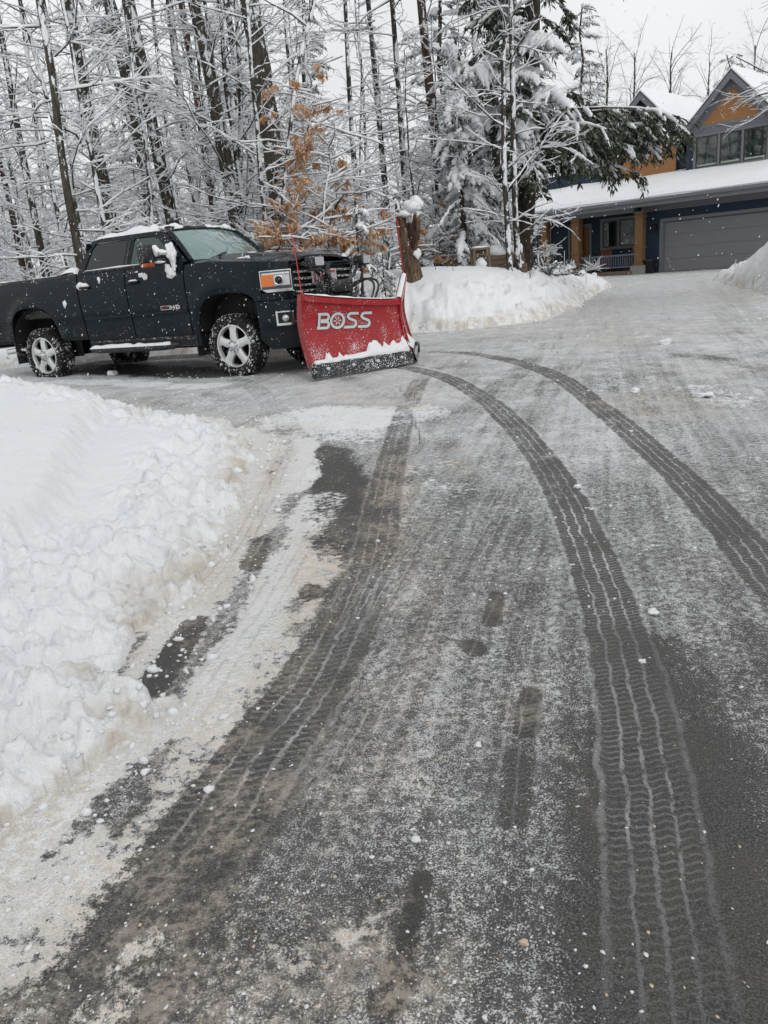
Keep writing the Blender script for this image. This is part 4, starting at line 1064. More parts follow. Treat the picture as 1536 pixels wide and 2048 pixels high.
# step bars
for sd in (-1, 1):
    g = MB(); g.tube([(-2.72, sd*.86, .50), (-2.66, sd*1.0, .465), (-2.5, sd*1.03, .455), (-1.2, sd*1.03, .455), (-1.04, sd*1.0, .465), (-.98, sd*.86, .50)], .048, 12); sb_ = g.build('step_bar', TM['black'], truck, smooth=True)
    P = []
    for i in range(41):
        x = -2.66+1.62*i/40; hh = .030+.028*float(vnoise(x*9, sd, 4)) if 0 < i < 40 else .004
        P.append([(x, sd*(1.03+.055*math.cos(a)), .482+hh*math.sin(a)) for a in XA(0, PI, 6)])
    g = MB(); g.grid(P); g.build('snow_strip', MS['snow'], sb_, smooth=True)
# wheels
def wheel(x, sd):
    g = MB(); g.lathe([(.10, .16), (.275, .16), (.30, .0), (.30, .02), (.26, .10)], 32, axis='Y', closed=True)
    wh = g.build('wheel', TM['under'], truck, smooth=True); wh.location = (x, sd*.82, .41); wh.scale = (1, sd*-1, 1) if False else (1, 1, 1)
    # tyre profile (radius, y), outer side towards sd
    pr = [(.275, -.10), (.285, -.125), (.33, -.140), (.375, -.138), (.403, -.118), (.413, -.09), (.415, 0), (.413, .09), (.403, .118), (.375, .138), (.33, .140), (.285, .125), (.275, .10)]
    g = MB(); g.lathe([(r_, y) for r_, y in pr] + [(.275, -.10)], 72, axis='Y', closed=False)
    for k in range(44):
        a = 2*PI*k/44
        for row, (y0, ln) in enumerate(((-.088, .052), (-.030, .048), (.030, .048), (.088, .052))):
            aa = a+(.07 if row % 2 else 0); rr = .416; Rm = Matrix.Rotation(-aa, 3, 'Y')
            c = Rm @ Vector((rr, y0, 0)); g.box(c, (.016, ln, .040), rot=Rm)
        for y0 in (-.128, .128):
            Rm = Matrix.Rotation(-a, 3, 'Y'); c = Rm @ Vector((.396, y0, 0)); g.box(c, (.032, .022, .026), rot=Rm)
    g.build('tyre', TM['tyre'], wh, angle=40)
    g = MB(); o = .118*sd
    g.lathe([(.284, o), (.283, o+sd*.008), (.268, o+sd*.010), (.262, o-sd*.004), (.255, o-sd*.05)], 48, axis='Y', closed=False)
    for k in range(5):
        a = 2*PI*k/5+PI/2
        def sp(rr, t_, dep): return Vector((rr*math.cos(a)-t_*math.sin(a), o+sd*dep, rr*math.sin(a)+t_*math.cos(a)))
        pro = [(.05, .060, -.008), (.13, .055, .0), (.20, .050, -.004), (.262, .074, -.012)]
        vs = []
        for rr, hw_, dep in pro: vs.append([g.bm.verts.new(sp(rr, -hw_, dep-.012)), g.bm.verts.new(sp(rr, -hw_*.72, dep)), g.bm.verts.new(sp(rr, hw_*.72, dep)), g.bm.verts.new(sp(rr, hw_, dep-.012)), g.bm.verts.new(sp(rr, hw_, dep-.05)), g.bm.verts.new(sp(rr, -hw_, dep-.05))])
        for i in range(3):
            for q in range(6): g.bm.faces.new((vs[i][q], vs[i][(q+1) % 6], vs[i+1][(q+1) % 6], vs[i+1][q]))
    g.lathe([(.092, o-sd*.03), (.092, o+sd*.004), (.085, o+sd*.010), (.06, o+sd*.010), (.0005, o+sd*.010)], 32, axis='Y', closed=False)
    g.build('rim', TM['alloy'], wh, angle=40)
    g = MB(); g.lathe([(.052, o+sd*.010), (.050, o+sd*.034), (.040, o+sd*.042), (.0005, o+sd*.044)], 24, axis='Y', closed=False); g.build('hub_cap', TM['chrome'], wh, angle=40)
    for k in range(8):
        g = MB(); a = 2*PI*k/8+.2; g.lathe([(.0115, 0), (.0115, sd*.022), (.005, sd*.028)], 8, axis='Y', c=(.072*math.cos(a), o+sd*.008, .072*math.sin(a))); g.build('lug_nut', TM['dchrome'], wh)
for x in (0, -3.9):
    for sd in (-1, 1): wheel(x, sd)
# roof lamps and snow on the truck
for k, y in enumerate((-.52, -.16, 0, .16, .52)):
    g = MB(); g.box((-1.20+.03*(k != 2)*-1*abs(y), y, 2.066-.02*y*y), (.09, .12, .035), bev=.012); g.build('roof_marker_lamp', TM['black'], truck)
P = []
for i in range(45):
    x = -1.42-1.20*i/44; row = []
    for j in range(41):
        v = -1+2*j/40; y = v*.74; zr = 1.975+.075*(1-abs(v)**5)*math.sin(min(1, ((-1.06-x)/1.56*22+.6)/5)*PI/2)*math.sin(min(1, (22-(-1.06-x)/1.56*22+1.5)/6)*PI/2)+.012*(1-v*v)
        n_ = float(fbm(np.array(x), np.array(y), 5, 3, 91)); e = min(i, 44-i)/44; ed = min(1, e*9)*min(1, (1-abs(v))*9+.25)
        row.append((x, y, zr + max(-.012, ed*(.048+.085*n_)) if (0 < i < 44 and 0 < j < 40) else zr-.012))
    P.append(row)
g = MB(); g.grid(P); g.build('roof_snow', MS['snow'], truck, smooth=True)
b = MB()
for k, (x, y, s3) in enumerate([(-1.22, .30, (.10, .16, .05)), (-1.30, .60, (.16, .12, .06)), (-1.15, .62, (.08, .09, .05)), (-1.36, -.3, (.1, .22, .05)), (-1.34, .05, (.08, .2, .04))]): b.blob((x, y, 2.05), s3, seed=k, sub=3, rough=.3)
for k, (x, y, s3) in enumerate([(-.42, .80, (.09, .10, .07)), (-.30, .72, (.12, .06, .04)), (.20, -.78, (.10, .035, .016)), (.27, -.74, (.03, .03, .035)), (.0, -.3, (.08, .05, .012)), (.02, .05, (.10, .03, .012)), (.45, .2, (.06, .02, .008))]):
    z = 1.545-.10*max(0, (x+.3)/1.2)**1.3+.022*(1-(y/.85)**2)*2.+(.04 if abs(y) < .52 else 0); b.blob((x, y, z), s3, seed=k+20, sub=2, rough=.4)
b.build('loose_snow', MS['snow'], truck, smooth=True)
# bed rail snow and the heap against the cab
P = []
for i in range(71):
    x = -5.06+2.24*i/70; n_ = float(fbm(np.array(x), np.array(0.), 3, 3, 93)); hgt = max(.002, (.016+.018*n_) + .075*float(sstep(-3.25, -2.95, x)))
    if i in (0, 70): hgt = .002
    P.append([(x, -.955+.16*j/6, 1.574+hgt*math.sin(PI*(j+.7)/7.4)) for j in range(7)])
g = MB(); g.grid(P); g.build('rail_snow', MS['snow'], truck, smooth=True)
g = MB(); g.grid([[(-5.05+2.2*i/20, -.81+1.62*j/16, 1.16+.12*float(fbm(np.array(i*.3), np.array(j*.3), .5, 3, 95))+.25*(i/20)**3) for j in range(17)] for i in range(21)]); g.build('bed_snow', MS['snow'], truck, smooth=True)
b = MB()
for k, (x, z, s3) in enumerate([(-2.62, 1.385, (.10, .03, .045)), (-2.70, 1.40, (.06, .03, .05)), (-2.59, 1.345, (.04, .02, .012)), (-1.60, 1.39, (.085, .02, .014)), (-3.10, 1.16, (.035, .012, .06)), (-1.44, 1.45, (.06, .015, .035)), (-1.36, 1.42, (.04, .015, .045)), (-2.3, 1.45, (.025, .012, .04)), (-1.53, 1.50, (.03, .01, .012))]):
    b = MB(); b.blob((x, -(W(z)+.006), z), s3, seed=k+40, sub=2, rough=.4); b.build('door_snow', MS['snow'], truck, smooth=True)
b = MB()
b.tube([(-2.62, -(GH(0, 1.6)+.004), 1.597), (-2.2, -(GH(0, 1.6)+.006), 1.598), (-1.9, -(GH(0, 1.6)+.008), 1.60), (-1.5, -(GH(0, 1.6)+.004), 1.597)], [.006, .010, .014, .005], 6)
b.build('door_snow', MS['snow'], truck, smooth=True)

# ------------------------------------------------------------------ snow plow
def m_red():
    t = NT('red_plow_paint'); o = t.obj(); z = t.sep(o)[2]
    c = t.mix(t.noise(4, 4, o), (.24, .006, .010), (.34, .010, .014))
    low = t.math('SUBTRACT', 1., t.ss(z, .15, .75))
    n = t.math('ADD', t.math('ADD', t.noise(75, 3, o, .7), t.math('MULTIPLY', t.noise(4.5, 3, o), .45)), t.math('MULTIPLY', low, .075))
    f = t.math('MULTIPLY', t.ss(n, .875, .92), .85)
    c = t.mix(f, c, (.72, .70, .72))
    sc_ = t.ss(t.noise(60, 2, t.vmul(o, (6, 6, .4))), .68, .74)
    c = t.mix(t.math('MULTIPLY', sc_, .18), c, (.45, .25, .25))
    return t.bsdf(c, t.math('MULTIPLY_ADD', f, .4, .30), 0, t.bump(f, .4, .004), coat=.25, spec=.3)
PM = dict(red=m_red(), edge=TM['steel'], letter=simple('reflective_letter_grey', (.50, .51, .52), .35, .1, var=.06), ink=simple('letter_outline_black', (.01, .01, .01), .5), rod=simple('red_marker_rod', (.50, .02, .02), .5))
plow = thing('snow_plow', 'red V-blade snow plow with lettering, black cutting edge and snow along its foot', 'snow plow'); plow.matrix_world = TMX
HN = Vector((2.15, 0)); 
def wing_geo(sd):
    out = Vector((1.48 if sd < 0 else 1.55, sd*(1.32 if sd < 0 else 1.22))); d = (out-HN); L = d.length; d.normalize(); nrm2 = Vector((-d.y, d.x)) if sd == -1 else Vector((d.y, -d.x))
    if nrm2.x < 0: nrm2 = -nrm2
    return d, L, nrm2
def curve(z): # forward offset of the mouldboard at height z
    return .045-.125*math.sin(max(0, min(1, (z-.12)/.70))*PI*.5)**.9 + .22*max(0, z-.62)**1.5
def wing_pt(sd, s_, z, off=0):
    """s_ from hinge outward"""
    d, L, n2 = wing_geo(sd); c = curve(z)+off; p = HN+d*s_+n2*c; return Vector((p.x, p.y, z))
def ztop(f, sd=-1): return .83+(.17 if sd < 0 else .31)*f**1.5
for sd in (-1, 1):
    d, L, n2 = wing_geo(sd)
    g = MB(); P = []
    for i in range(25):
        s_ = .03+(L-.03)*i/24; zt = ztop(i/24, sd); P.append([wing_pt(sd, s_, .12+(zt-.12)*j/16) for j in range(17)])
    g.grid(P, thick=(-n2.x*.02, -n2.y*.02, 0)); wg = g.build('blade_wing', PM['red'], plow, angle=40)
    # top lip folded back, bright rounded edge
    g = MB(); P = []
    for i in range(25):
        s_ = .02+(L-.02)*i/24; zt = ztop(i/24, sd); row = []
        for a, b in ((.0, -.075), (.022, -.07), (.024, -.01), (.0, .012), (-.05, .014), (-.06, -.02)):
            q = wing_pt(sd, s_, zt+.0, a); row.append((q.x, q.y, zt+b))
        P.append(row)
    g.grid(P); g.build('top_lip', PM['red'], wg, angle=40)
    # outer end plate and ribs behind
    for s_ in (L, .03):
        g = MB(); zt = ztop(s_/L, sd); col1 = [wing_pt(sd, s_, .10+(zt+.01-.10)*j/12, .03) for j in range(13)]; col2 = [wing_pt(sd, s_, .10+(zt+.01-.10)*j/12, -.06-.05*math.sin(j/12*PI)) for j in range(13)]
        g.grid([col1, col2], thick=(d.x*.018, d.y*.018, 0)); g.build('end_plate', PM['red'], wg)
    for k in range(1, 4):
        s_ = L*k/4; g = MB(); g.grid([[wing_pt(sd, s_, .14+.66*j/8, -.022) for j in range(9)], [wing_pt(sd, s_, .14+.66*j/8, -.12) for j in range(9)]], thick=(d.x*.015, d.y*.015, 0)); g.build('rib', PM['red'], wg)
    # cutting edge
    g = MB(); P = []
    for i in range(13):
        s_ = -.01+(L+.05)*i/12; row = []
        for z, off in ((.005, .115), (.17, .065), (.172, .045), (.02, .085)): q = HN+d*s_+n2*off; row.append((q.x, q.y, z+.01*math.sin(i*1.7)*(z < .1)))
        row.append(row[0]); P.append(row)
    g.grid(P); ce = g.build('cutting_edge', PM['edge'], plow, label='snow-caked black cutting edge')
    for k in range(4):
        s_ = L*(.12+.25*k); q = HN+d*s_+n2*.096; g = MB(); g.lathe([(.022, -.01), (.022, .012), (.012, .016)], 10); qq = Vector((n2.x, n2.y, .3)).normalized().to_track_quat('Z', 'Y').to_matrix().to_4x4(); qq.translation = Vector((q.x, q.y, .10)); g.bm.transform(qq); g.build('bolt', PM['letter'], ce)
    q = HN+d*(L+.0)+n2*.09; g = MB(); g.box((q.x, q.y, .085), (.10, .08, .17), rot=Matrix.Rotation(math.atan2(n2.y, n2.x), 3, 'Z'), bev=.03); g.build('curb_guard', PM['edge'], ce)
    # snow on the foot of the blade
    P = []
    for i in range(71):
        f = i/70; s_ = .02+(L-.06)*f; hgt = (.030+.16*max(0, float(fbm(np.array(s_*sd), np.array(1.), 4.5, 4, 97, .65)))+.055*(1-f)**2)*(.35 if i in (0, 70) else 1)
        row = []
        for j in range(9):
            a = j/8; z = .165+hgt*1.5*a; off = (.065+.03*math.sin(a*PI)+.012*float(fbm(np.array(s_), np.array(a*.5), 14, 2, 99)))*(1-a)+a*.004
            q = wing_pt(sd, s_, z, 0); base = HN+d*s_+n2*(curve(z)*a+off); row.append((base.x, base.y, z))
        P.append(row)
    g = MB(); g.grid(P); g.build('blade_snow', MS['snow'], wg, smooth=True)
    P = []
    for i in range(41):
        s_ = .10+(L-.14)*i/40; zt = ztop(s_/L, sd); hh = .012+.02*max(0, float(fbm(np.array(s_), np.array(sd*1.), 6, 3, 98)))
        P.append([Vector(wing_pt(sd, s_, zt, .02-.07*j/4))+Vector((0, 0, .012+hh*math.sin(PI*j/4))) for j in range(5)])
    g = MB(); g.grid(P); g.build('lip_snow', MS['snow'], wg, smooth=True)
    # marker rod
    q = wing_pt(sd, L-.02, ztop(1, sd), -.02); g = MB(); g.tube([q, q+Vector((-.02, 0, .40)), q+Vector((-.05, sd*.01, .80))], [.0065, .006, .005], 8); g.tube([q+Vector((0, 0, -.1)), q+Vector((0, 0, .03))], .014, 8); g.build('marker_rod', PM['rod'], plow)
# rubber deflector / centre hinge
g = MB(); g.tube([(HN.x-.03, 0, .06), (HN.x-.10, 0, .35), (HN.x-.16, 0, .84)], .030, 12); g.build('centre_hinge', PM['red'], plow)
# lettering on the near wing: x runs left to right as read (from the outer end towards the hinge)
dN, LN, nN = wing_geo(-1)
def lt(a, b, o_): return wing_pt(-1, LN-a, b, .004+o_)
TX0, TX1, TZ0, TZ1 = .20, .99, .575, .765
def tx(u_, v): h = TZ1-TZ0; return (TX0+(TX1-TX0)*u_ + h*.22*(v-.5), TZ0+h*v - .055*u_)
def T2(pts): return [tx(u_, v) for u_, v in pts]
def strokes():
    out = []
    out.append((T2([(.03, 0), (.03, 1.0)]), False)); 
    out.append((T2([(.0, .93)]+[(.155+.045*math.cos(math.radians(a)), .735+.195*math.sin(math.radians(a))) for a in range(90, -91, -20)]+[(.06, .54)]), False))
    out.append((T2([(.06, .46)]+[(.165+.045*math.cos(math.radians(a)), .265+.195*math.sin(math.radians(a))) for a in range(90, -91, -20)]+[(.0, .07)]), False))
    out.append((T2([(.365+.115*math.cos(math.radians(a)), .50+.44*math.sin(math.radians(a))) for a in range(0, 360, 12)]), True))
    for c in (.545, .80):
        out.append((T2([(c+.20, .93), (c+.055, .93), (c+.018, .87), (c+.005, .74), (c+.03, .62), (c+.085, .54), (c+.15, .44), (c+.165, .28), (c+.15, .14), (c+.11, .07), (c-.055, .07)]), False))
    return out
for nm, wd, o0, o1, mt in (('lettering_outline', .046, 0, .002, PM['ink']), ('lettering', .033, .002, .005, PM['letter'])):
    g = MB()
    for pts, cl in strokes(): ribbon(g, pts, wd, lt, o0, o1, cl)
    if nm == 'lettering':
        cx, cz = tx(.365, .50)
        for k in range(6):
            a = PI*k/3; u_ = Vector((math.cos(a), math.sin(a))); v_ = Vector((-u_.y, u_.x))
            r0_, r1_ = .014, .052
            g.prism([(cx+u_.x*r0_+v_.x*.004, cz+u_.y*r0_+v_.y*.004), (cx+u_.x*r1_+v_.x*.009, cz+u_.y*r1_+v_.y*.009), (cx+u_.x*r1_-v_.x*.009, cz+u_.y*r1_-v_.y*.009), (cx+u_.x*r0_-v_.x*.004, cz+u_.y*r0_-v_.y*.004)], lambda a, b, h: lt(a, b, h), .0, .004)
    g.build(nm, mt, plow)
# push frame, light tower, lamps, hoses
g = MB()
for sd in (-1, 1):
    g.bar((1.02, sd*.40, .38), (HN.x-.15, sd*.07, .30), .09, .09); g.span((1.05, sd*.33-.03, .30), (1.15, sd*.33+.03, 1.10)); g.bar((1.30, sd*.30, .42), (1.78, sd*.62, .42), .07, .07)
g.span((1.04, -.42, .30), (1.16, .42, .44)); g.span((1.05, -.36, .88), (1.15, .36, .96)); g.tube([(1.12, 0, .9), (1.62, 0, .62)], .045, 12)
g.build('push_frame', TM['black'], plow)
g = MB(); g.tube([(1.10, -.33, 1.05), (1.10, -.33, 1.22), (1.12, -.45, 1.30)], .024, 8); g.tube([(1.12, -.42, 1.32), (1.14, -.30, 1.27), (1.16, -.12, 1.15), (1.16, .05, 1.11), (1.16, .28, 1.13), (1.15, .45, 1.20), (1.13, .62, 1.32)], .024, 10); g.tube([(1.10, .33, 1.05), (1.16, .33, 1.14)], .022, 8)
g.span((1.08, -.22, .95), (1.14, -.12, 1.36)); lb = g.build('light_bar', TM['black'], plow, smooth=False)
for y in (-.47, .74):
    g = MB(); g.box((1.13, y, 1.385), (.16, .22, .135), bev=.02); g.box((1.12, y-.02, 1.30), (.10, .15, .05), bev=.01); lm = g.build('plow_lamp', TM['black'], plow, angle=40)
    g = MB(); g.box((1.216, y, 1.39), (.012, .19, .105), bev=.004); g.build('lens', TM['frostlens'], lm)
g = MB()
for a, b_ in ((.30, .02), (.42, .10)):
    g.tube(catmull([(1.12, a-.1, 1.0), (1.25, a+.05, 1.10), (1.40, a+.1, 1.12), (1.55, a, 1.02), (1.60, b_, .75)], 6), .016, 8)
g.build('hydraulic_hose', TM['black'], plow, smooth=True)
g = MB(); g.span((1.10, -.20, .98), (1.22, .28, 1.14), bev=.02); g.build('hydraulic_housing', TM['black'], plow, angle=40)
# ------------------------------------------------------------------ tree kit
def norm(v):
    l = math.sqrt(v[0]*v[0]+v[1]*v[1]+v[2]*v[2]) or 1; return (v[0]/l, v[1]/l, v[2]/l)
class Twigs:
    """collects polylines (same-length groups) and turns them into tubes and the snow lying on them"""
    def __init__(s): s.p = []; s.r = []
    def add(s, pts, rad): s.p.append(pts); s.r.append(rad)
    def _tube(s, P, R_, n, up=None):
        B, m, _ = P.shape
        T = np.empty_like(P); T[:, 1:-1] = P[:, 2:]-P[:, :-2]; T[:, 0] = P[:, 1]-P[:, 0]; T[:, -1] = P[:, -1]-P[:, -2]
        T /= np.linalg.norm(T, axis=2, keepdims=True)+1e-9
        ref = np.zeros_like(T); ref[..., 2] = 1; st = np.abs(T[..., 2]) > .93; ref[st] = (1, 0, 0)
        A = np.cross(T, ref); A /= np.linalg.norm(A, axis=2, keepdims=True)+1e-9; Bn = np.cross(A, T)
        ang = 2*PI*np.arange(n)/n
        V = P[:, :, None]+R_[..., None, None]*(A[:, :, None]*np.cos(ang)[None, None, :, None]+Bn[:, :, None]*np.sin(ang)[None, None, :, None])
        idx = np.arange(B*m*n).reshape(B, m, n); nx = np.roll(idx, -1, axis=2)
        Fq = np.stack([idx[:, :-1], nx[:, :-1], nx[:, 1:], idx[:, 1:]], -1).reshape(-1, 4)
        return V.reshape(-1, 3), Fq
    def groups(s):
        d = {}
        for i, p in enumerate(s.p): d.setdefault(len(p), []).append(i)
        return [(np.array([s.p[i] for i in ix], float), np.array([s.r[i] for i in ix], float)) for ix in d.values()]
    def bark_mesh(s, name, mat, nfun=lambda r: 3 if r < .012 else 5 if r < .05 else 9, rmin=0):
        Vs = []; Fs = []; off = 0
        for P, R_ in s.groups():
            mx = R_.max(axis=1)
            for n in (3, 5, 9):
                k = np.array([nfun(x) == n for x in mx]) & (mx >= rmin)
                if k.any():
                    v, f = s._tube(P[k], R_[k], n); Vs.append(v); Fs.append(f+off); off += len(v)
        return mesh_np(name, np.vstack(Vs), np.vstack(Fs), mat)
    def snow_mesh(s, name, mat, amt=1., seed=1, rmax=.2, n=5, thin=.35):
        Vs = []; Fs = []; off = 0; rg = np.random.RandomState(seed)
        for P, R_ in s.groups():
            k = R_.max(axis=1) < rmax; P = P[k]; R_ = R_[k]
            if not len(P): continue
            # refine polylines so that the snow can be lumpy
            B, m, _ = P.shape
            q = np.linspace(0, m-1, 2*(m-1)+1); i0 = np.minimum(q.astype(int), m-2); fr = (q-i0)[None, :, None]
            P2 = P[:, i0]*(1-fr)+P[:, i0+1]*fr; R3 = R_[:, i0]*(1-fr[..., 0])+R_[:, i0+1]*fr[..., 0]
            T = np.gradient(P2, axis=1); T /= np.linalg.norm(T, axis=2, keepdims=True)+1e-9
            hor = np.sqrt(np.clip(1-T[..., 2]**2, 0, 1)); hor = np.clip((hor-.38)/.45, 0, 1)
            ln = rg.uniform(.35, 1.25, R3.shape); ln = ln*np.where(rg.rand(*R3.shape) < .10, .15, 1)
            sr = amt*hor*ln*(.0055+.010*np.clip(R3/.006, .3, 1)+.32*np.minimum(R3, .05))
            rr = R3*.62+sr; rr[:, 0] *= .6; rr[:, -1] *= .4; rr = np.where(hor < .05, .0004, rr)
            C_ = P2.copy(); C_[..., 2] += R3*.45+sr*.85
            v, f = s._tube(C_, rr, n if R3.max() > .02 else 4); Vs.append(v); Fs.append(f+off); off += len(v)
        return mesh_np(name, np.vstack(Vs), np.vstack(Fs), mat)
def wander(rg, p, d, L, n, curl, grav=0., r0=.01, r1=.003):
    pts = [tuple(p)]; rad = [r0]; st = L/n; d = norm(d); dirs = [d]
    for i in range(n):
        d = norm((d[0]+rg.gauss(0, curl), d[1]+rg.gauss(0, curl), d[2]+rg.gauss(0, curl*.8)+grav))
        p = (p[0]+d[0]*st, p[1]+d[1]*st, p[2]+d[2]*st); pts.append(p); rad.append(r0+(r1-r0)*(i+1)/n); dirs.append(d)
    return pts, rad, dirs
def side_dir(rg, d, a, flat=.5):
    """direction at angle a from d, preferring the horizontal plane"""
    h = norm((-d[1]+1e-4, d[0], 0)); s_ = rg.choice((-1, 1)); v = rg.gauss(0, flat)
    o = norm((h[0]*s_, h[1]*s_, v))
    return norm((d[0]*math.cos(a)+o[0]*math.sin(a), d[1]*math.cos(a)+o[1]*math.sin(a), d[2]*math.cos(a)*.8+o[2]*math.sin(a)))
def ramify(tw, rg, p, d, L, r, lvl, dens=1., curl=.13, grav=.0, tips=None, minL=.22):
    n = 5 if lvl < 2 else 4 if lvl < 3 else 3
    pts, rad, dirs = wander(rg, p, d, L, n, curl*(1+.25*lvl), grav, r, max(.0016, r*.38)); tw.add(pts, rad)
    if tips is not None and lvl >= 2: tips.append((pts, dirs))
    if lvl >= 3 or L < minL*1.6: return
    k = max(2, int(L*(3.6 if lvl == 0 else 5.0 if lvl == 1 else 6.5)*dens+rg.random()))
    for j in range(k):
        t = rg.uniform(.12 if lvl else .18, .99)*n; i = min(n-1, int(t)); f = t-i
        q = tuple(pts[i][c]*(1-f)+pts[i+1][c]*f for c in range(3)); rr = rad[i]*(1-f)+rad[i+1]*f
        l2 = L*rg.uniform(.28, .55)*(1.15-.55*t/n)
        if l2 < minL*.55: continue
        ramify(tw, rg, q, side_dir(rg, dirs[i], rg.uniform(.5, 1.0), .45), l2, max(.0018, rr*rg.uniform(.38, .6)), lvl+1, dens, curl, grav, tips, minL)
def make_tree(name, seed, H, r0, z0, nbr, bl, up, dens=1., snow=1., bark='bark', twigm='twig', lean=.02, trunk=True, wig=.012, smax=.09):
    """-> dict of meshes about a vertical axis"""
    rg = random.Random(seed); tw = Twigs(); tr = Twigs(); n = 14
    pts = []; rad = []; ox = oy = 0
    for i in range(n+1):
        t = i/n; ox += rg.gauss(0, wig*H*.25); oy += rg.gauss(0, wig*H*.25)
        pts.append((ox*min(1, t*3), oy*min(1, t*3), H*t-.5*(i == 0))); rad.append(r0*(1.28-.28*min(1, t*9))*(1-.75*t**1.2)+.004)
    tr.add(pts, rad)
    def tp(z):
        t = min(.9999, max(0, z/H))*n; i = int(t); f = t-i; return tuple(pts[i][c]*(1-f)+pts[i+1][c]*f for c in range(3)), rad[i]*(1-f)+rad[i+1]*f
    for k in range(nbr):
        z = z0+(H-z0)*((k+rg.random())/nbr)**1.05; p, rr = tp(z); a = rg.uniform(0, 2*PI); e = rg.gauss(up, .22)
        L = bl*(1.0-.55*(z/H))*rg.uniform(.5, 1.15)
        ramify(tw, rg, p, (math.cos(a)*math.cos(e), math.sin(a)*math.cos(e), math.sin(e)), L, min(rr*.5, .0055+.0055*L), 0, dens, .15)
    out = {'branches': tw.bark_mesh(name+'_branches', MS[twigm]), 'snow': tw.snow_mesh(name+'_snow', MS['tsnow'], snow, seed, smax)}
    if trunk: out['trunk'] = tr.bark_mesh(name+'_trunk', MS[bark], lambda r: 9)
    return out
def put_tree(kind, name, label, cat, loc, rz=0, sc=1., tilt=(0, 0), group=None, trunk=None):
    t = link(name); t.empty_display_size = .3; tag(t, label, cat, group)
    t.location = [float(v) for v in loc]; t.scale = (sc, sc, sc)
    t.rotation_euler = (tilt[0], tilt[1], rz)
    if trunk is not None: link('trunk', trunk, t)
    for part, me in kind.items():
        if part == 'trunk' and trunk is not None: continue
        link({'snow': 'snow_cover'}.get(part, part), me, t)
    return t
# branch sets for the tall woods trees (no trunk), saplings and thickets (with trunk)
CROWN = [make_tree('crown', 100+k, 13., .15, 1.6+.4*k, 27+2*k, 2.9-.12*k, .26-.05*k, 1.0, 1.0, trunk=False) for k in range(5)]
SPARSE = [make_tree('sparse', 150+k, 13., .15, 3.0, 20, 2.2, .15, .95, .95, trunk=False) for k in range(3)]
THICK = [make_tree('thicket', 200+k, 5.2+.7*(k % 3), .030+.006*(k % 2), .35, 30, 2.0, .42, 1.3, .95, bark='bark_snowy', twigm='twig_red' if k % 2 else 'twig', wig=.02) for k in range(5)]
POLE = [make_tree('pole', 250+k, 11., .065, .9, 34, 2.2, .28, 1.0, .9, bark='bark_snowy', wig=.012) for k in range(4)]
VASE = [make_tree('vase', 300+k, 10., .11, 1.6, 30, 4.4, .95, .75, .45, wig=.01) for k in range(2)]

def trunk_through(px_pts, D, wpx, name, mat, below=None, Htop=12.0, tilt_y=0.):
    """solid trunk whose centre line passes through photo points at distance D; returns base, mesh (local to base), axis tilt"""
    W3 = [at(x, y, D) for x, y in px_pts][::-1]          # from low to high
    W3 = sorted(W3, key=lambda q: q[2]); d = W3[1]-W3[0]; d = d/np.linalg.norm(d)
    zb = hz(W3[0][0], D)-.15
    base = W3[0]-d*((W3[0][2]-zb)/max(.3, d[2])); base[1] = D
    dt = W3[-1]-W3[-2]; dt /= np.linalg.norm(dt); top = W3[-1]+dt*max(.5, (Htop-W3[-1][2]))
    pts = catmull(np.array([base]+W3+[W3[-1]*.5+top*.5, top]), 5)
    rw = wpx/2*D/F/1.0; zz = (pts[:, 2]-base[2])/max(1, Htop)
    rad = rw*(1.08+.32*np.exp(-zz*16)-.62*zz); rad = np.maximum(rad, rw*.2)
    rad = rad*(1+.04*np.sin(np.arange(len(rad))*1.7)); tw = Twigs(); tw.add([tuple(p-base) for p in pts], list(rad))
    me = tw.bark_mesh(name, MS[mat], lambda r: 9)
    ax = pts[int(len(pts)*.6)]-base
    return base, me, (-math.atan2(ax[1], ax[2])*1.0, math.atan2(ax[0], ax[2]))
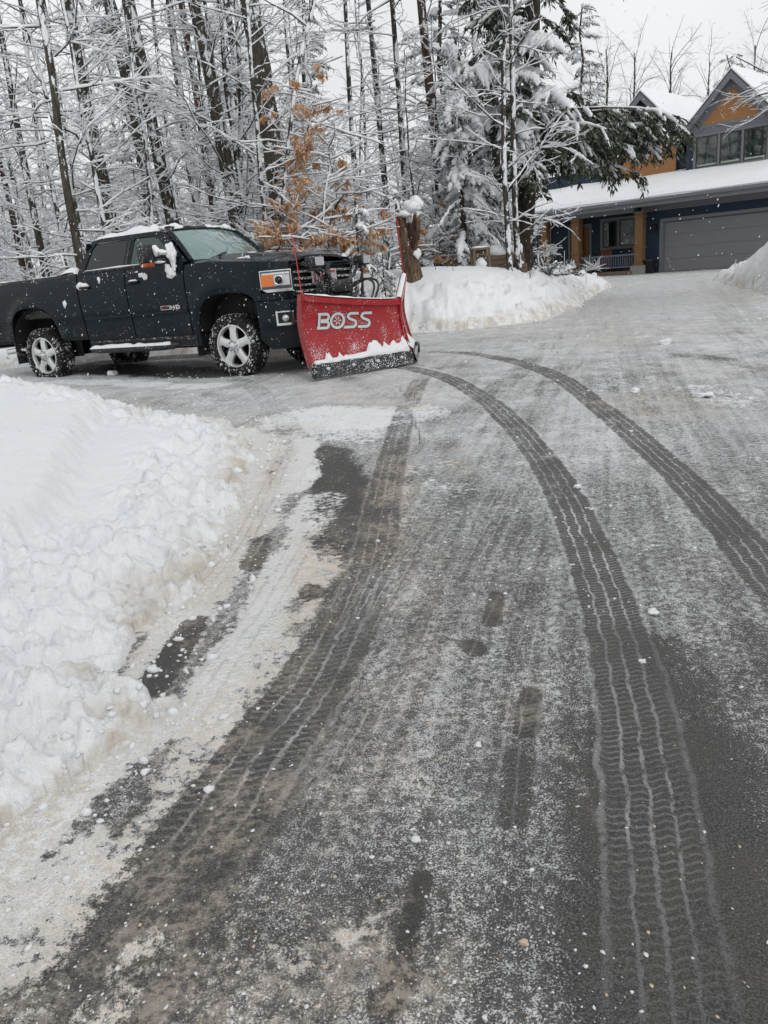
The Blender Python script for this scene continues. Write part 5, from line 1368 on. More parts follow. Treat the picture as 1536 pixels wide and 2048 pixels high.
WOODS = [
 # photo points, distance, width px, bark, crown kind, label
 ([(-8, 300), (18, 400), (45, 530)], 22, 11, 'bark_red', ('S', 0), 'thin reddish trunk at the far left edge, leaning left above the truck bed'),
 ([(8, 100), (38, 270), (85, 515)], 20.5, 13, 'bark', ('C', 1), 'slim brown trunk above the truck bed, second trunk from the left edge'),
 ([(78, 0), (104, 150), (126, 330), (158, 515)], 15.8, 15, 'bark', ('C', 0), 'slim dark trunk with many snowy side branches, just behind the back of the cab'),
 ([(92, 190), (128, 320), (170, 500)], 18.5, 9, 'bark_snowy', ('C', 3), 'very thin snow-striped trunk close behind the slim dark one at the cab'),
 ([(138, 0), (164, 170), (198, 320), (226, 460)], 20, 23, 'bark', ('C', 2), 'mossy trunk rising behind the rear side window of the truck'),
 ([(160, 0), (205, 100), (250, 215), (285, 330)], 26, 12, 'bark_snowy', ('S', 1), 'leaning dark trunk forked away to the left behind the truck cab'),
 ([(212, 0), (240, 120), (268, 240), (300, 395)], 25, 18, 'bark', ('S', 2), 'dark trunk with bare lower bole behind the cab roof snow'),
 ([(258, 0), (286, 140), (306, 260), (345, 445)], 20.5, 25, 'bark', ('C', 4), 'sturdy twin-boled trunk rising behind the front of the cab roof'),
 ([(338, 0), (354, 140), (378, 320), (402, 450)], 23, 18, 'bark_snowy', ('S', 0), 'snow-plastered trunk left of the reddish one above the windshield'),
 ([(362, 0), (388, 160), (412, 320), (432, 450)], 25, 16, 'bark_red', ('S', 1), 'reddish bare trunk rising above the windshield'),
 ([(386, 0), (414, 120), (440, 270), (474, 450)], 19.5, 27, 'bark', ('C', 1), 'stout trunk blotched with snow, right of the reddish one above the windshield'),
 ([(452, 0), (478, 170), (520, 430)], 27, 18, 'bark_snowy', ('S', 2), 'snow-coated trunk between the stout blotched trunk and the thick mossy one'),
 ([(498, 0), (522, 150), (545, 290), (562, 410)], 18.5, 42, 'bark', ('S', 1), 'thickest mossy trunk in the woods, behind the truck hood'),
 ([(640, -40), (600, 120), (580, 260), (566, 400)], 16.5, 8, 'bark_snowy', ('S', 2), 'thin trunk bending right at its top, close beside the thickest mossy trunk'),
 ([(690, 0), (702, 240), (718, 440)], 28, 11, 'bark_snowy', ('S', 0), 'thin far trunk rising behind the orange-leaved beech'),
 ([(738, 20), (762, 280), (778, 460)], 24, 12, 'bark', ('C', 4), 'slim dark trunk to the right of the orange-leaved beech'),
 ([(784, 0), (800, 220), (816, 470)], 22, 12, 'bark_snowy', ('C', 3), 'slim snow-specked trunk directly behind the broken stump'),
 ([(842, 0), (860, 180), (880, 380), (890, 530)], 21.5, 20, 'bark_red', ('S', 1), 'reddish pine trunk spotted with snow right of the broken stump'),
 ([(984, -20), (990, 200), (994, 400), (996, 520)], 24, 17, 'bark_dark', ('S', 2), 'straight dark pine trunk left of the big hemlock'),
]
for k, (pp, D, wpx, bk, (kd, ki), lab) in enumerate(WOODS):
    base, me, tilt = trunk_through(pp, D, wpx, 'trunk', bk)
    kind = (CROWN if kd == 'C' else SPARSE)[ki]
    put_tree(kind, 'woods_tree', lab, 'tree', base, 0, 1., (0, 0), 'tall bare trees behind the truck', trunk=me)
    # turn and lean the branch set with the trunk
    t = COL.objects
for o in list(COL.objects):
    if o.parent and o.parent.name.startswith('woods_tree') and o.name.split('.')[0] in ('branches', 'snow_cover'):
        tr = [c for c in o.parent.children if c.name.split('.')[0] == 'trunk'][0].data
        V = np.empty(len(tr.vertices)*3, np.float32); tr.vertices.foreach_get('co', V); V = V.reshape(-1, 3)
        v = V[V[:, 2] > 5.0]; ax = v[v[:, 2] < 7.5].mean(axis=0) if len(v[v[:, 2] < 7.5]) else v.mean(axis=0)
        q = Vector([float(c) for c in ax]).to_track_quat('Z', 'Y'); rz = Matrix.Rotation((hash(o.parent['label'][:12]+'x') % 1 or 0)+len(o.parent['label'])*1.37, 4, 'Z')
        o.matrix_parent_inverse = Matrix.Identity(4); o.rotation_mode = 'QUATERNION'; o.rotation_quaternion = (q.to_matrix().to_4x4() @ rz).to_quaternion()

# ---- slender twin stems in front of the hemlock
for pp, D, wpx, kd, lab in [([(1018, -30), (1022, 200), (1023, 380), (1036, 540)], 18.6, 11, POLE[1], 'straight snow-coated slender stem in front of the big hemlock'),
                            ([(1060, -40), (1012, 90), (1003, 230), (1000, 340), (1010, 430), (1019, 545)], 18.2, 10, POLE[2], 'crooked snow-coated slender stem left of the straight one before the hemlock')]:
    base, me, tilt = trunk_through(pp, D, wpx, 'trunk', 'bark_snowy')
    put_tree(kd, 'slender_tree', lab, 'tree', base, 1.0, 1., (0, 0), None, trunk=me)

# ---- thickets and poles filling the woods
rg = random.Random(77)
def free(x, y, r=0.9):
    return float(poly_sd(np.array([x]), np.array([y]), DRIVE)[0]) > r
HB = [HP(s_, o_, 0)[:2] for s_, o_ in ((-22, 4), (8, 4), (8, -11), (-22, -11))]
HBP = np.array(HB)
def off_house(x, y): return float(poly_sd(np.array([x]), np.array([y]), HBP)[0]) > .5
GT = 'young snowy trees filling the woods'; GF = 'thin snowy trees deep in the woods'
def scatter(n, ylo, yhi, sl, sr, kinds, name, label, group, sc, cat='tree', power=1.):
    k = 0; tries = 0
    while k < n and tries < n*30:
        tries += 1
        y = ylo+(yhi-ylo)*rg.random()**power; x = y*rg.uniform(sl, sr)
        if not free(x, y, 1.2) or not off_house(x, y): continue
        s_ = rg.uniform(*sc)
        put_tree(rg.choice(kinds), name, label, cat, (x, y, hz(x, y)-.1), rg.uniform(0, 6.28), s_, (rg.gauss(0, .05), rg.gauss(0, .05)), group); k += 1
scatter(42, 18.5, 28, -.72, .13, THICK, 'sapling', 'snow-covered leafless sapling in the undergrowth behind the truck', GT, (.55, 1.0))
scatter(50, 27, 48, -.75, .26, THICK+POLE, 'young_tree', 'snow-covered leafless young tree in the middle of the woods', 'snowy young trees in mid woods', (.8, 1.35))
scatter(46, 40, 90, -.75, .35, POLE+CROWN[:0]+THICK, 'distant_tree', 'pale snow-covered tree deep in the woods', GF, (1.1, 1.9))
scatter(12, 16.8, 22, -.72, -.02, POLE, 'slender_sapling', 'tall slender snow-covered young tree just behind the truck', 'slender young trees close behind the truck', (.75, 1.05))
# trunks deep in the woods
FARP = [make_tree('far_trunk', 400+k, 14., .10, 3., 26, 2.4, .3, .8, .9, bark='bark_snowy', wig=.008) for k in range(3)]
scatter(26, 26, 60, -.72, .24, FARP, 'far_tree', 'tall thin snow-flecked tree deep in the woods', 'tall thin trees deep in the woods', (.9, 1.3))

# ------------------------------------------------------------------ conifers
def cards(rg_, P, D_, L, Wd, droop=.3):
    """needle sprays: tapered quads at P along D_"""
    n = len(P); D_ = D_/(np.linalg.norm(D_, axis=1, keepdims=True)+1e-9); r_ = np.random.RandomState(rg_)
    S = np.cross(D_, r_.normal(0, 1, (n, 3))*np.array([.45, .45, 1])); S /= np.linalg.norm(S, axis=1, keepdims=True)+1e-9
    l = (L*r_.uniform(.6, 1.3, n))[:, None]; w_ = (Wd*r_.uniform(.7, 1.3, n))[:, None]
    m_ = P+D_*l*.5; tip = P+D_*l; tip[:, 2] -= (l[:, 0]*droop*.5); 
    V = np.stack([P, m_+S*w_*.5, tip, m_-S*w_*.5], 1).reshape(-1, 3); Fq = np.arange(4*n).reshape(n, 4)
    return V, Fq
def conifer(name, seed, H, r0, z0, nb, blen, sag=.35, spray=(.16, .045), dens=1., snow_p=.5, snow_r=.05, fol='needle', bark='bark_dark', bias=None, up0=.1, trunk=True, clump=.55):
    rg = random.Random(seed); tw = Twigs(); fine = Twigs(); P = []; D_ = []; sn = Twigs()
    tr = Twigs(); pts = [(rg.gauss(0, .012*H*i/10), rg.gauss(0, .012*H*i/10), H*i/10-.4*(i == 0)) for i in range(11)]; tr.add(pts, [r0*(1.25-.25*min(1, i))*(1-.8*i/10)+.01 for i in range(11)])
    for b in range(nb):
        t = (b+rg.random())/nb; z = z0+(H-z0)*t; a = rg.uniform(0, 2*PI); L = blen*(1-.72*t**1.15)*rg.uniform(.65, 1.12)
        if bias: L *= 1+bias[1]*math.cos(a-bias[0])
        e = up0+rg.gauss(0, .1); d = (math.cos(a)*math.cos(e), math.sin(a)*math.cos(e), math.sin(e))
        n = 7; bp, br, bd = wander(rg, (0, 0, z), d, L, n, .05, -sag/n*1.6, .012+.009*L, .005); tw.add(bp, br)
        heavy = rg.random() < snow_p
        m = int(L*7.5*dens)
        for j in range(m):
            f = rg.uniform(.12, 1.)*n; i = min(n-1, int(f)); q = tuple(bp[i][c]*(1-f+i)+bp[i+1][c]*(f-i) for c in range(3))
            sd = 1 if j % 2 else -1; dd = bd[i]; l2 = (.28+.30*L*.35)*rg.uniform(.5, 1.2)*(1.1-.5*f/n)
            an = rg.uniform(.6, 1.1); h = norm((-dd[1], dd[0], 0)); d2 = norm((dd[0]*math.cos(an)+h[0]*sd*math.sin(an), dd[1]*math.cos(an)+h[1]*sd*math.sin(an), dd[2]*.5-.12-sag*.5*rg.random()))
            tp_, trr, td = wander(rg, q, d2, l2, 4, .07, -sag*.28, .005, .002); fine.add(tp_, trr)
            if rg.random() < (.85 if heavy else .22):
                s_ = snow_r*rg.uniform(.5, 1.3)*(1.5 if heavy else .8)
                sn.add([(p_[0], p_[1], p_[2]+s_*.35) for p_ in tp_], [s_*.5, s_*rg.uniform(.7, 1.2), s_*rg.uniform(.6, 1.3), s_*rg.uniform(.5, 1.1), s_*.25])
            for u_ in range(int(9*dens*(l2/.35)**.5)+2):
                g_ = rg.uniform(.05, 1)*4; i2 = min(3, int(g_)); w_ = g_-i2
                P.append([tp_[i2][c]*(1-w_)+tp_[i2+1][c]*w_+rg.gauss(0, .012) for c in range(3)])
                s3 = norm((-td[i2][1], td[i2][0], 0)); sg = rg.choice((-1, 1)); D_.append([td[i2][c]*.8+s3[c]*sg*rg.uniform(.2, 1)+rg.gauss(0, .15) for c in range(3)]); D_[-1][2] -= .25*sag+rg.random()*.2
        if heavy:
            s_ = snow_r*1.25; sn.add([(p_[0], p_[1], p_[2]+s_*.5) for p_ in bp], [s_*.3]+[s_*rg.uniform(.7, 1.5) for _ in range(n-1)]+[s_*.4])
        elif rg.random() < .6:
            s_ = snow_r*.55; sn.add([(p_[0], p_[1], p_[2]+s_*.5) for p_ in bp], [s_*.3]+[s_*rg.uniform(.5, 1.3) for _ in range(n-1)]+[s_*.4])
    V, Fq = cards(seed, np.array(P), np.array(D_), spray[0], spray[1])
    out = {'branches': tw.bark_mesh(name+'_branches', MS[bark]), 'foliage': mesh_np(name+'_foliage', V, Fq, MS[fol], False)}
    V, Fq = [], []; off = 0
    for Pg, Rg in sn.groups():
        B, m, _ = Pg.shape; q = np.linspace(0, m-1, 3*(m-1)+1); i0 = np.minimum(q.astype(int), m-2); fr = (q-i0)[None, :, None]
        P2 = Pg[:, i0]*(1-fr)+Pg[:, i0+1]*fr; R3 = Rg[:, i0]*(1-fr[..., 0])+Rg[:, i0+1]*fr[..., 0]; r_ = np.random.RandomState(seed)
        R3 = R3*r_.uniform(.7, 1.25, R3.shape); P2 = P2+r_.normal(0, .012, P2.shape)
        v, f_ = tw._tube(P2, R3, 6); v = v.copy(); V.append(v); Fq.append(f_+off); off += len(v)
    out['snow'] = mesh_np(name+'_snow', np.vstack(V), np.vstack(Fq), MS['tsnow'])
    if trunk: out['trunk'] = tr.bark_mesh(name+'_trunk', MS[bark], lambda r: 9)
    return out
# big hemlock: trunk through the photo points, heavy boughs to the right
base, me, _ = trunk_through([(1066, -20), (1064, 150), (1058, 330), (1046, 510)], 21, 32, 'trunk', 'bark_dark', Htop=15)
hem = conifer('big_hemlock', 9, 13.5, .2, 2.5, 84, 2.7, .42, (.17, .050), 1.3, .14, .062, 'needle', bias=(-.1, .42), trunk=False)
ht = put_tree(hem, 'hemlock_tree', 'big dark hemlock with long drooping snow-loaded boughs in front of the porch roof', 'conifer', base, 0, 1., (0, 0), None, trunk=me)
# low heavy limbs reaching right, placed on the same tree
rg = random.Random(4)
def limb_set(name, anchors, seed, snow_p, fol, snow_r=.06, dens=1.3, sag=.5):
    """a few chosen boughs: (z0, azimuth, length, elevation)"""
    r_ = random.Random(seed); tw = Twigs(); fine = Twigs(); P = []; D_ = []; sn = Twigs()
    for z, a, L, e in anchors:
        n = 9; bp, br, bd = wander(r_, (0, 0, z), (math.cos(a)*math.cos(e), math.sin(a)*math.cos(e), math.sin(e)), L, n, .045, -sag/n, .02+.011*L, .006); tw.add(bp, br)
        for j in range(int(L*11*dens)):
            f = r_.uniform(.15, 1.)*n; i = min(n-1, int(f)); q = tuple(bp[i][c]*(1-f+i)+bp[i+1][c]*(f-i) for c in range(3)); sd = 1 if j % 2 else -1; dd = bd[i]
            l2 = r_.uniform(.35, 1.1)*(1.1-.45*f/n); an = r_.uniform(.5, 1.2); h = norm((-dd[1], dd[0], 0)); d2 = norm((dd[0]*math.cos(an)+h[0]*sd*math.sin(an), dd[1]*math.cos(an)+h[1]*sd*math.sin(an), -.25-.5*r_.random()))
            tp_, trr, td = wander(r_, q, d2, l2, 5, .07, -.10, .006, .002); tw.add(tp_, trr)
            if r_.random() < snow_p:
                s_ = snow_r*r_.uniform(.5, 1.4); sn.add([(p_[0], p_[1], p_[2]+s_*.3) for p_ in tp_], [s_*.6, s_*r_.uniform(.7, 1.3), s_*r_.uniform(.7, 1.4), s_*r_.uniform(.7, 1.3), s_*r_.uniform(.5, 1.), s_*.3])
            for u_ in range(int(15*l2)+5):
                g_ = r_.uniform(.05, 1)*5; i2 = min(4, int(g_)); w_ = g_-i2
                P.append([tp_[i2][c]*(1-w_)+tp_[i2+1][c]*w_+r_.gauss(0, .02) for c in range(3)])
                s3 = norm((-td[i2][1], td[i2][0], 0)); sg = r_.choice((-1, 1)); D_.append([td[i2][c]*.8+s3[c]*sg*r_.uniform(.2, 1)+r_.gauss(0, .2) for c in range(3)]); D_[-1][2] -= .3
        s_ = snow_r*.8; sn.add([(p_[0], p_[1], p_[2]+s_*.5) for p_ in bp], [s_*.3]+[s_*r_.uniform(.4, 1.4) for _ in range(n-1)]+[s_*.4])
    V, Fq = cards(seed, np.array(P), np.array(D_), .17, .052); V2, F2 = [], []; off = 0
    for Pg, Rg in sn.groups():
        B, m, _ = Pg.shape; q = np.linspace(0, m-1, 3*(m-1)+1); i0 = np.minimum(q.astype(int), m-2); fr = (q-i0)[None, :, None]
        P2 = Pg[:, i0]*(1-fr)+Pg[:, i0+1]*fr; R3 = (Rg[:, i0]*(1-fr[..., 0])+Rg[:, i0+1]*fr[..., 0])*np.random.RandomState(3).uniform(.65, 1.3, (B, len(q)))
        v, f_ = tw._tube(P2, R3, 7); V2.append(v); F2.append(f_+off); off += len(v)
    return {'branches': tw.bark_mesh(name, MS['bark_dark']), 'foliage': mesh_np(name, V, Fq, MS[fol], False), 'snow': mesh_np(name, np.vstack(V2), np.vstack(F2), MS['tsnow'])}
right = limb_set('right_boughs', [(3.4, -.15, 3.6, .14), (3.8, -.4, 3.9, .16), (3.6, .12, 4.1, .16), (3.7, -.2, 4.1, .16), (3.2, -.5, 2.8, .12), (3.0, .2, 2.6, .1), (3.6, -.75, 2.6, .14), (3.4, .45, 3.0, .15),  (2.8, -.3, 2.0, .1), (3.1, .0, 3.2, .12), (3.6, .1, 3.7, .14), (3.9, -.25, 3.7, .14), (3.5, -.3, 3.4, .12), (3.3, -.05, 3.0, .16)], 12, .34, 'needle', .05, 1.45)
for nm, me_ in right.items(): link({'snow': 'snow_cover'}.get(nm, nm), me_, ht)
left = limb_set('white_boughs', [(5.4, -1.3, 1.7, .15), (4.9, -1.75, 1.6, .1), (4.3, -1.1, 1.4, .1), (3.8, -1.9, 1.5, .05), (5.0, -2.4, 1.9, .1), (4.1, -2.7, 1.8, .1), (3.4, -1.5, 1.2, 0)], 13, .95, 'needle_snowy', .085, 1.5)
for nm, me_ in left.items(): link({'snow': 'snow_cover'}.get(nm, nm), me_, ht)
# snow-bowed young conifers
KID = [conifer('young_conifer', 30+k, 4.6, .06, .6, 44, 1.15, .75, (.13, .040), 1.1, .8, .055, 'needle_snowy', up0=-.05) for k in range(2)]
def on(px, py_base, D): q = at(px, py_base, D); return (q[0], D, hz(q[0], D)-.05)
put_tree(KID[0], 'young_hemlock', 'snow-bowed young conifer standing left of the slender twin stems', 'conifer', on(930, 500, 19.5), 0, 1.08)
put_tree(KID[1], 'young_hemlock', 'low snow-bowed young conifer partly behind the crooked slender stem', 'conifer', on(975, 520, 20.5), 2, .72)
SAP = conifer('small_hemlock', 41, 2.3, .035, .15, 34, .72, .6, (.11, .030), 1.2, .45, .035, 'needle_snowy', up0=.1)
put_tree(SAP, 'small_hemlock', 'small feathery hemlock right behind the plow lamp', 'conifer', on(722, 560, 15.3), 1, 1.05)
put_tree(SAP, 'small_hemlock', 'small hemlock bush between the plow lamp and the broken stump', 'conifer', on(768, 560, 15.8), 3.4, .55)
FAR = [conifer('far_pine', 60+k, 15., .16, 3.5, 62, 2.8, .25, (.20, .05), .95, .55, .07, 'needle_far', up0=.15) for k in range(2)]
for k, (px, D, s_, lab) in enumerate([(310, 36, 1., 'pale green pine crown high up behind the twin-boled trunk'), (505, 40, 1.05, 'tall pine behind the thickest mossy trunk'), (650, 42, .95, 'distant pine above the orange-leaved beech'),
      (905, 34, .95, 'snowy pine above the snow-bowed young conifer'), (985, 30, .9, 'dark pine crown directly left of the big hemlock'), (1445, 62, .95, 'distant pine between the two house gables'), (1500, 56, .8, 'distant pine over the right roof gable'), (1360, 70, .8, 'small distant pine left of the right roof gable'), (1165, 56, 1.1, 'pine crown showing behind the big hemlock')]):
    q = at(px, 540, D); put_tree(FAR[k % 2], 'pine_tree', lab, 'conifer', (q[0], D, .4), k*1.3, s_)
# bare fans behind the house
for k, (px, D, s_) in enumerate([(1215, 46, 1.15), (1265, 52, 1.25), (1330, 50, 1.2), (1410, 58, 1.3), (1180, 50, 1.1), (1480, 50, 1.2), (1540, 52, 1.25)]):
    q = at(px, 540, D); put_tree(VASE[k % 2], 'bare_tree', 'bare fan-shaped tree against the sky behind the house', 'tree', (q[0], D, .4), k*2.1, s_, (0, 0), 'bare trees behind the house')
# near tree out of frame at the right whose twigs hang in front of the gables
NEAR = make_tree('near_tree', 501, 8.5, .10, 3.0, 34, 4.9, .06, .75, .5, wig=.01)
put_tree(NEAR, 'overhanging_tree', 'snowy twigs reaching in from the top right corner in front of the gables', 'tree', (8.9, 14.5, hz(8.9, 14.5)-.1), .4, 1.0)

# ------------------------------------------------------------------ beeches with dead orange leaves
def beech(name, seed, H, nb, bl, leaves):
    leaves = int(leaves*2.1)
    rg_ = random.Random(seed); tw = Twigs(); tips = []; tr = Twigs(); n = 8
    pts = [(rg_.gauss(0, .03*i), rg_.gauss(0, .03*i), H*i/n-.3*(i == 0)) for i in range(n+1)]; tr.add(pts, [.032*(1-.8*i/n)+.004 for i in range(n+1)])
    for b in range(nb):
        z = H*(.12+.86*(b+rg_.random())/nb); i = min(n-1, int(z/H*n)); a = rg_.uniform(0, 6.28); e = rg_.gauss(.22, .15)
        ramify(tw, rg_, pts[i][:2]+(z,), (math.cos(a)*math.cos(e), math.sin(a)*math.cos(e), math.sin(e)), bl*(1-.5*z/H)*rg_.uniform(.6, 1.1), .011, 0, .9, .1, 0, tips)
    P = []; D_ = []
    while len(P) < leaves:
        pp, dd = rg_.choice(tips); i = rg_.randrange(1, len(pp)); c = pp[i]
        if vnoise(np.array(c[0]*1.3+seed), np.array(c[2]*1.6+c[1]), seed) < .34: continue
        for _ in range(rg_.randint(1, 3)):
            P.append([c[k]+rg_.gauss(0, .03) for k in range(3)]); D_.append([rg_.gauss(0, .5), rg_.gauss(0, .5), -.9])
    V, Fq = cards(seed, np.array(P), np.array(D_), .085, .040)
    return {'trunk': tr.bark_mesh(name, MS['bark_snowy'], lambda r: 9), 'branches': tw.bark_mesh(name, MS['twig_red']), 'snow': tw.snow_mesh(name, MS['tsnow'], .95, seed), 'foliage': mesh_np(name, V, Fq, MS['leaf'], False)}
BE = [beech('beech', 71, 3.9, 34, 1.9, 1700), beech('beech', 72, 2.2, 20, 1.4, 1100), beech('beech', 73, 1.5, 16, 1.2, 700)]
for k, (px, D, kd, s_, lab) in enumerate([(655, 16.1, 0, 1., 'tallest beech sapling full of orange dead leaves, behind the truck hood'), (590, 15.9, 1, .95, 'orange-leaved beech sapling at the foot of the thickest mossy trunk'), (548, 15.9, 2, 1.05, 'low rusty-leaved beech right beside the windshield'),
      (700, 16.9, 1, 1.15, 'orange-leaved beech between the tallest beech and the small feathery hemlock'), (620, 17.2, 0, .85, 'orange-leaved beech standing behind the tallest one'), (775, 19, 2, 1.2, 'low pale orange beech left of the broken stump'), (905, 20, 1, .85, 'pale orange beech right of the reddish pine trunk'), (940, 21, 2, 1.25, 'low orange beech before the garden wing'), (870, 20, 2, 1.0, 'low orange beech between stump and reddish pine trunk')]):
    put_tree(BE[kd], 'beech_sapling', lab, 'tree', on(px, 540, D), k*1.7, s_)
# ------------------------------------------------------------------ small things
# broken hollow stump with snow cap
def stump():
    D = 17.0; c = at(826, 560, D); z0 = hz(c[0], D)-.15; k = D/F
    t = thing('broken_stump', 'broken hollow tree stump with a big cap of snow between truck and porch', 'stump', (c[0], D, z0))
    g = MB(); P = []; n = 26; prof = [(0, .23), (.25, .20), (.6, .185), (1.0, .19), (1.25, .20)]
    for i in range(17):
        f = i/16; row = []
        for j in range(n+1):
            a = 2*PI*j/n; h = 1.22+.16*math.sin(a*2+.6)+.10*math.sin(a*5+1)+.22*(math.cos(a-2.9) > .55); hh = h*f
            r_ = float(np.interp(hh, [p[0] for p in prof], [p[1] for p in prof]))*(1+.07*math.sin(a*7+hh*2)+.05*math.sin(a*3-hh*3)+.09*math.sin(a*2))
            row.append((r_*math.cos(a)-.05*hh, r_*math.sin(a)*.9, hh))
        P.append(row)
    for i in range(5):
        f = 1-i/4; row = []
        for j in range(n+1):
            q = P[16][j]; row.append((q[0]*(.25+.6*f) , q[1]*(.25+.6*f), q[2]-.10*(1-f)*4*.8))
        P.append(row)
    g.grid(P); bmesh.ops.remove_doubles(g.bm, verts=list(g.bm.verts), dist=.0005); g.build('trunk', MS['rotten'], t, smooth=True)
    g = MB(); g.blob((.03, -.165, .98), (.085, .05, .20), seed=4, sub=3, rough=.3); g.build('hollow', simple('rotten_hollow', (.030, .012, .008), .9, var=.5, sc=20, bump=.6), t, smooth=True)
    g = MB(); g.blob((.08, -.02, 1.56), (.19, .18, .12), seed=8, sub=3, rough=.22); g.blob((.16, .0, 1.63), (.13, .14, .12), seed=10, sub=3, rough=.2); g.blob((-.12, -.03, 1.42), (.17, .15, .08), seed=9, sub=3, rough=.25); g.build('snow_cap', MS['snow'], t, smooth=True)
    g = MB(); g.tube([(.12, -.1, .9), (.17, -.13, 1.2), (.20, -.12, 1.42)], [.07, .06, .04], 9); g.build('broken_prong', MS['rotten'], t, smooth=True)
    g = MB(); g.blob((.12, -.20, .62), (.07, .03, .10), seed=12, sub=2, rough=.4); g.build('snow_patch', MS['snow'], t, smooth=True)
stump()
# open framed garden lantern with snow inside
q = on(962, 556, 18.3); t = thing('garden_lantern', 'dark open box frame with snow inside, standing in the snow left of the slender stems', 'garden lantern', q, .15)
g = MB()
for sx in (-1, 1):
    for sy in (-1, 1): g.span((sx*.17-.022, sy*.12-.022, -.1), (sx*.17+.022, sy*.12+.022, .40))
g.span((-.20, -.15, .401), (.20, .15, .44)); g.span((-.147, -.14, .29), (.147, -.11, .31)); g.span((-.147, .10, 0), (.147, .12, .40)); g.build('frame', HM['brown'], t)
g = MB(); g.blob((0, -.02, .10), (.14, .11, .13), seed=3, sub=3, rough=.15); g.build('snow_heap', MS['snow'], t, smooth=True)
g = MB(); g.blob((0, 0, .455), (.19, .14, .035), seed=5, sub=3, rough=.15, flat=.442); g.build('snow_cap', MS['snow'], t, smooth=True)
# log planter with snow mounds
q = on(1010, 558, 19.2); t = thing('wooden_trough', 'weathered wooden trough heaped with snow behind the slender stems', 'planter', q, -.1)
g = MB()
for k in range(3): g.box((-.02, -.20, .10+.115*k), (.92+.03*(k % 2), .05, .105), bev=.01); g.box((-.02, .20, .10+.115*k), (.92, .05, .105), bev=.01)
g.span((-.48, -.17, .02), (-.43, .17, .39)); g.span((.39, -.17, .02), (.44, .17, .39)); g.build('box', HM['brown'], t)
g = MB(); g.blob((-.22, 0, .42), (.27, .21, .17), seed=3, sub=3, rough=.2); g.blob((.22, 0, .43), (.24, .2, .19), seed=6, sub=3, rough=.22); g.build('snow_heap', MS['snow'], t, smooth=True)
# second small crate lower right
q = on(1040, 552, 18.9); t = thing('wooden_crate', 'small brown wooden crate half sunk in snow right of the slender stems', 'crate', q, .3)
g = MB()
for k in range(2): g.box((0, -.11, .07+.1*k), (.26, .03, .09), bev=.006); g.box((0, .11, .07+.1*k), (.26, .03, .09), bev=.006)
g.span((-.13, -.094, 0), (-.10, .094, .21)); g.span((.10, -.094, 0), (.13, .094, .21)); g.build('slats', HM['brown'], t)
g = MB(); g.blob((0, 0, .21), (.12, .10, .07), seed=2, sub=2, rough=.2); g.build('snow_heap', MS['snow'], t, smooth=True)
# low evergreen shrub by the porch
def shrub(name, label, loc, rx, rz_, n, fol, seed, snowy=.3, twigs=60):
    rg_ = random.Random(seed); t = thing(name, label, 'shrub', loc); tw = Twigs(); P = []; D_ = []; sn = Twigs()
    for k in range(twigs):
        a = rg_.uniform(0, 6.28); e = rg_.uniform(.1, 1.1); pp, rr, dd = wander(rg_, (rg_.gauss(0, rx*.3), rg_.gauss(0, .1), 0), (math.cos(a)*math.cos(e), math.sin(a)*math.cos(e), math.sin(e)), rz_*rg_.uniform(.6, 1.3)+rx*.5*math.cos(e), 4, .15, -.05, .008, .002); tw.add(pp, rr)
        if rg_.random() < snowy: s_ = .03*rg_.uniform(.6, 1.6); sn.add([(c[0], c[1], c[2]+s_*.5) for c in pp], [s_*.3, s_*.7, s_, s_, s_*.4])
        for u_ in range(n):
            i = rg_.randrange(1, 5); P.append([pp[i][c]+rg_.gauss(0, .03) for c in range(3)]); D_.append([rg_.gauss(0, .6), rg_.gauss(0, .6), rg_.uniform(-.1, .8)])
    tw.bark_mesh
    link('branches', tw.bark_mesh('b', MS['twig_red']), t)
    if n: V, Fq = cards(seed, np.array(P), np.array(D_), .12, .035); link('foliage', mesh_np('f', V, Fq, MS[fol], False), t)
    link('snow_cover', sn.snow_mesh('s', MS['tsnow'], 2.5, 3) if len(sn.p) else tw.snow_mesh('s', MS['tsnow'], 1.2, 3), t)
shrub('evergreen_shrub', 'low dark evergreen shrub under the big hemlock by the porch', on(1085, 535, 26), .9, .45, 26, 'needle', 5)
shrub('evergreen_shrub', 'small dark evergreen shrub in the snow right of the hemlock trunk', on(1120, 530, 26.5), .5, .35, 22, 'needle', 6)
shrub('twiggy_shrub', 'bare twiggy shrub whitened with snow in front of the porch railing', HP(-2.6, 1.6, .95), .5, .55, 0, 'needle', 7, 0, 34)
shrub('twiggy_shrub', 'thin bare reddish shrub in front of the garden wing', on(905, 515, 24), .8, 1.0, 0, 'needle', 8, 0, 40)
# snow stakes
for k, (px, py, D, h, ln, lab) in enumerate([(1128, 548, 21, .85, .02, 'thin white driveway stake in the snow right of the low evergreen shrubs'), (1172, 545, 24, .75, .03, 'thin pale stake before the second porch post from the garage'),
    (1466, 540, 18.6, .95, .06, 'shorter white driveway stake rising from the right snow mound'), (1508, 535, 17.5, 1.05, .10, 'taller white driveway stake at the right edge in the snow mound'), (1046, 552, 18.6, .38, .14, 'short bent dark twig-like stake beside the small crate'), (872, 560, 17.4, .38, .0, 'short thin stake in the bank just right of the stump'), (908, 562, 17.2, .40, -.05, 'leaning thin stake left of the framed garden lantern')]):
    q = on(px, py, D); t = tag(MB().tube([(0, 0, -.2), (ln*.5*h, 0, h*.5), (ln*h, 0, h)], .009 if k < 4 else .006, 6).build('snow_stake', simple('stake_%d' % k, (.55, .56, .55) if k < 4 else (.09, .07, .05), .5)), lab, 'stake'); t.location = q
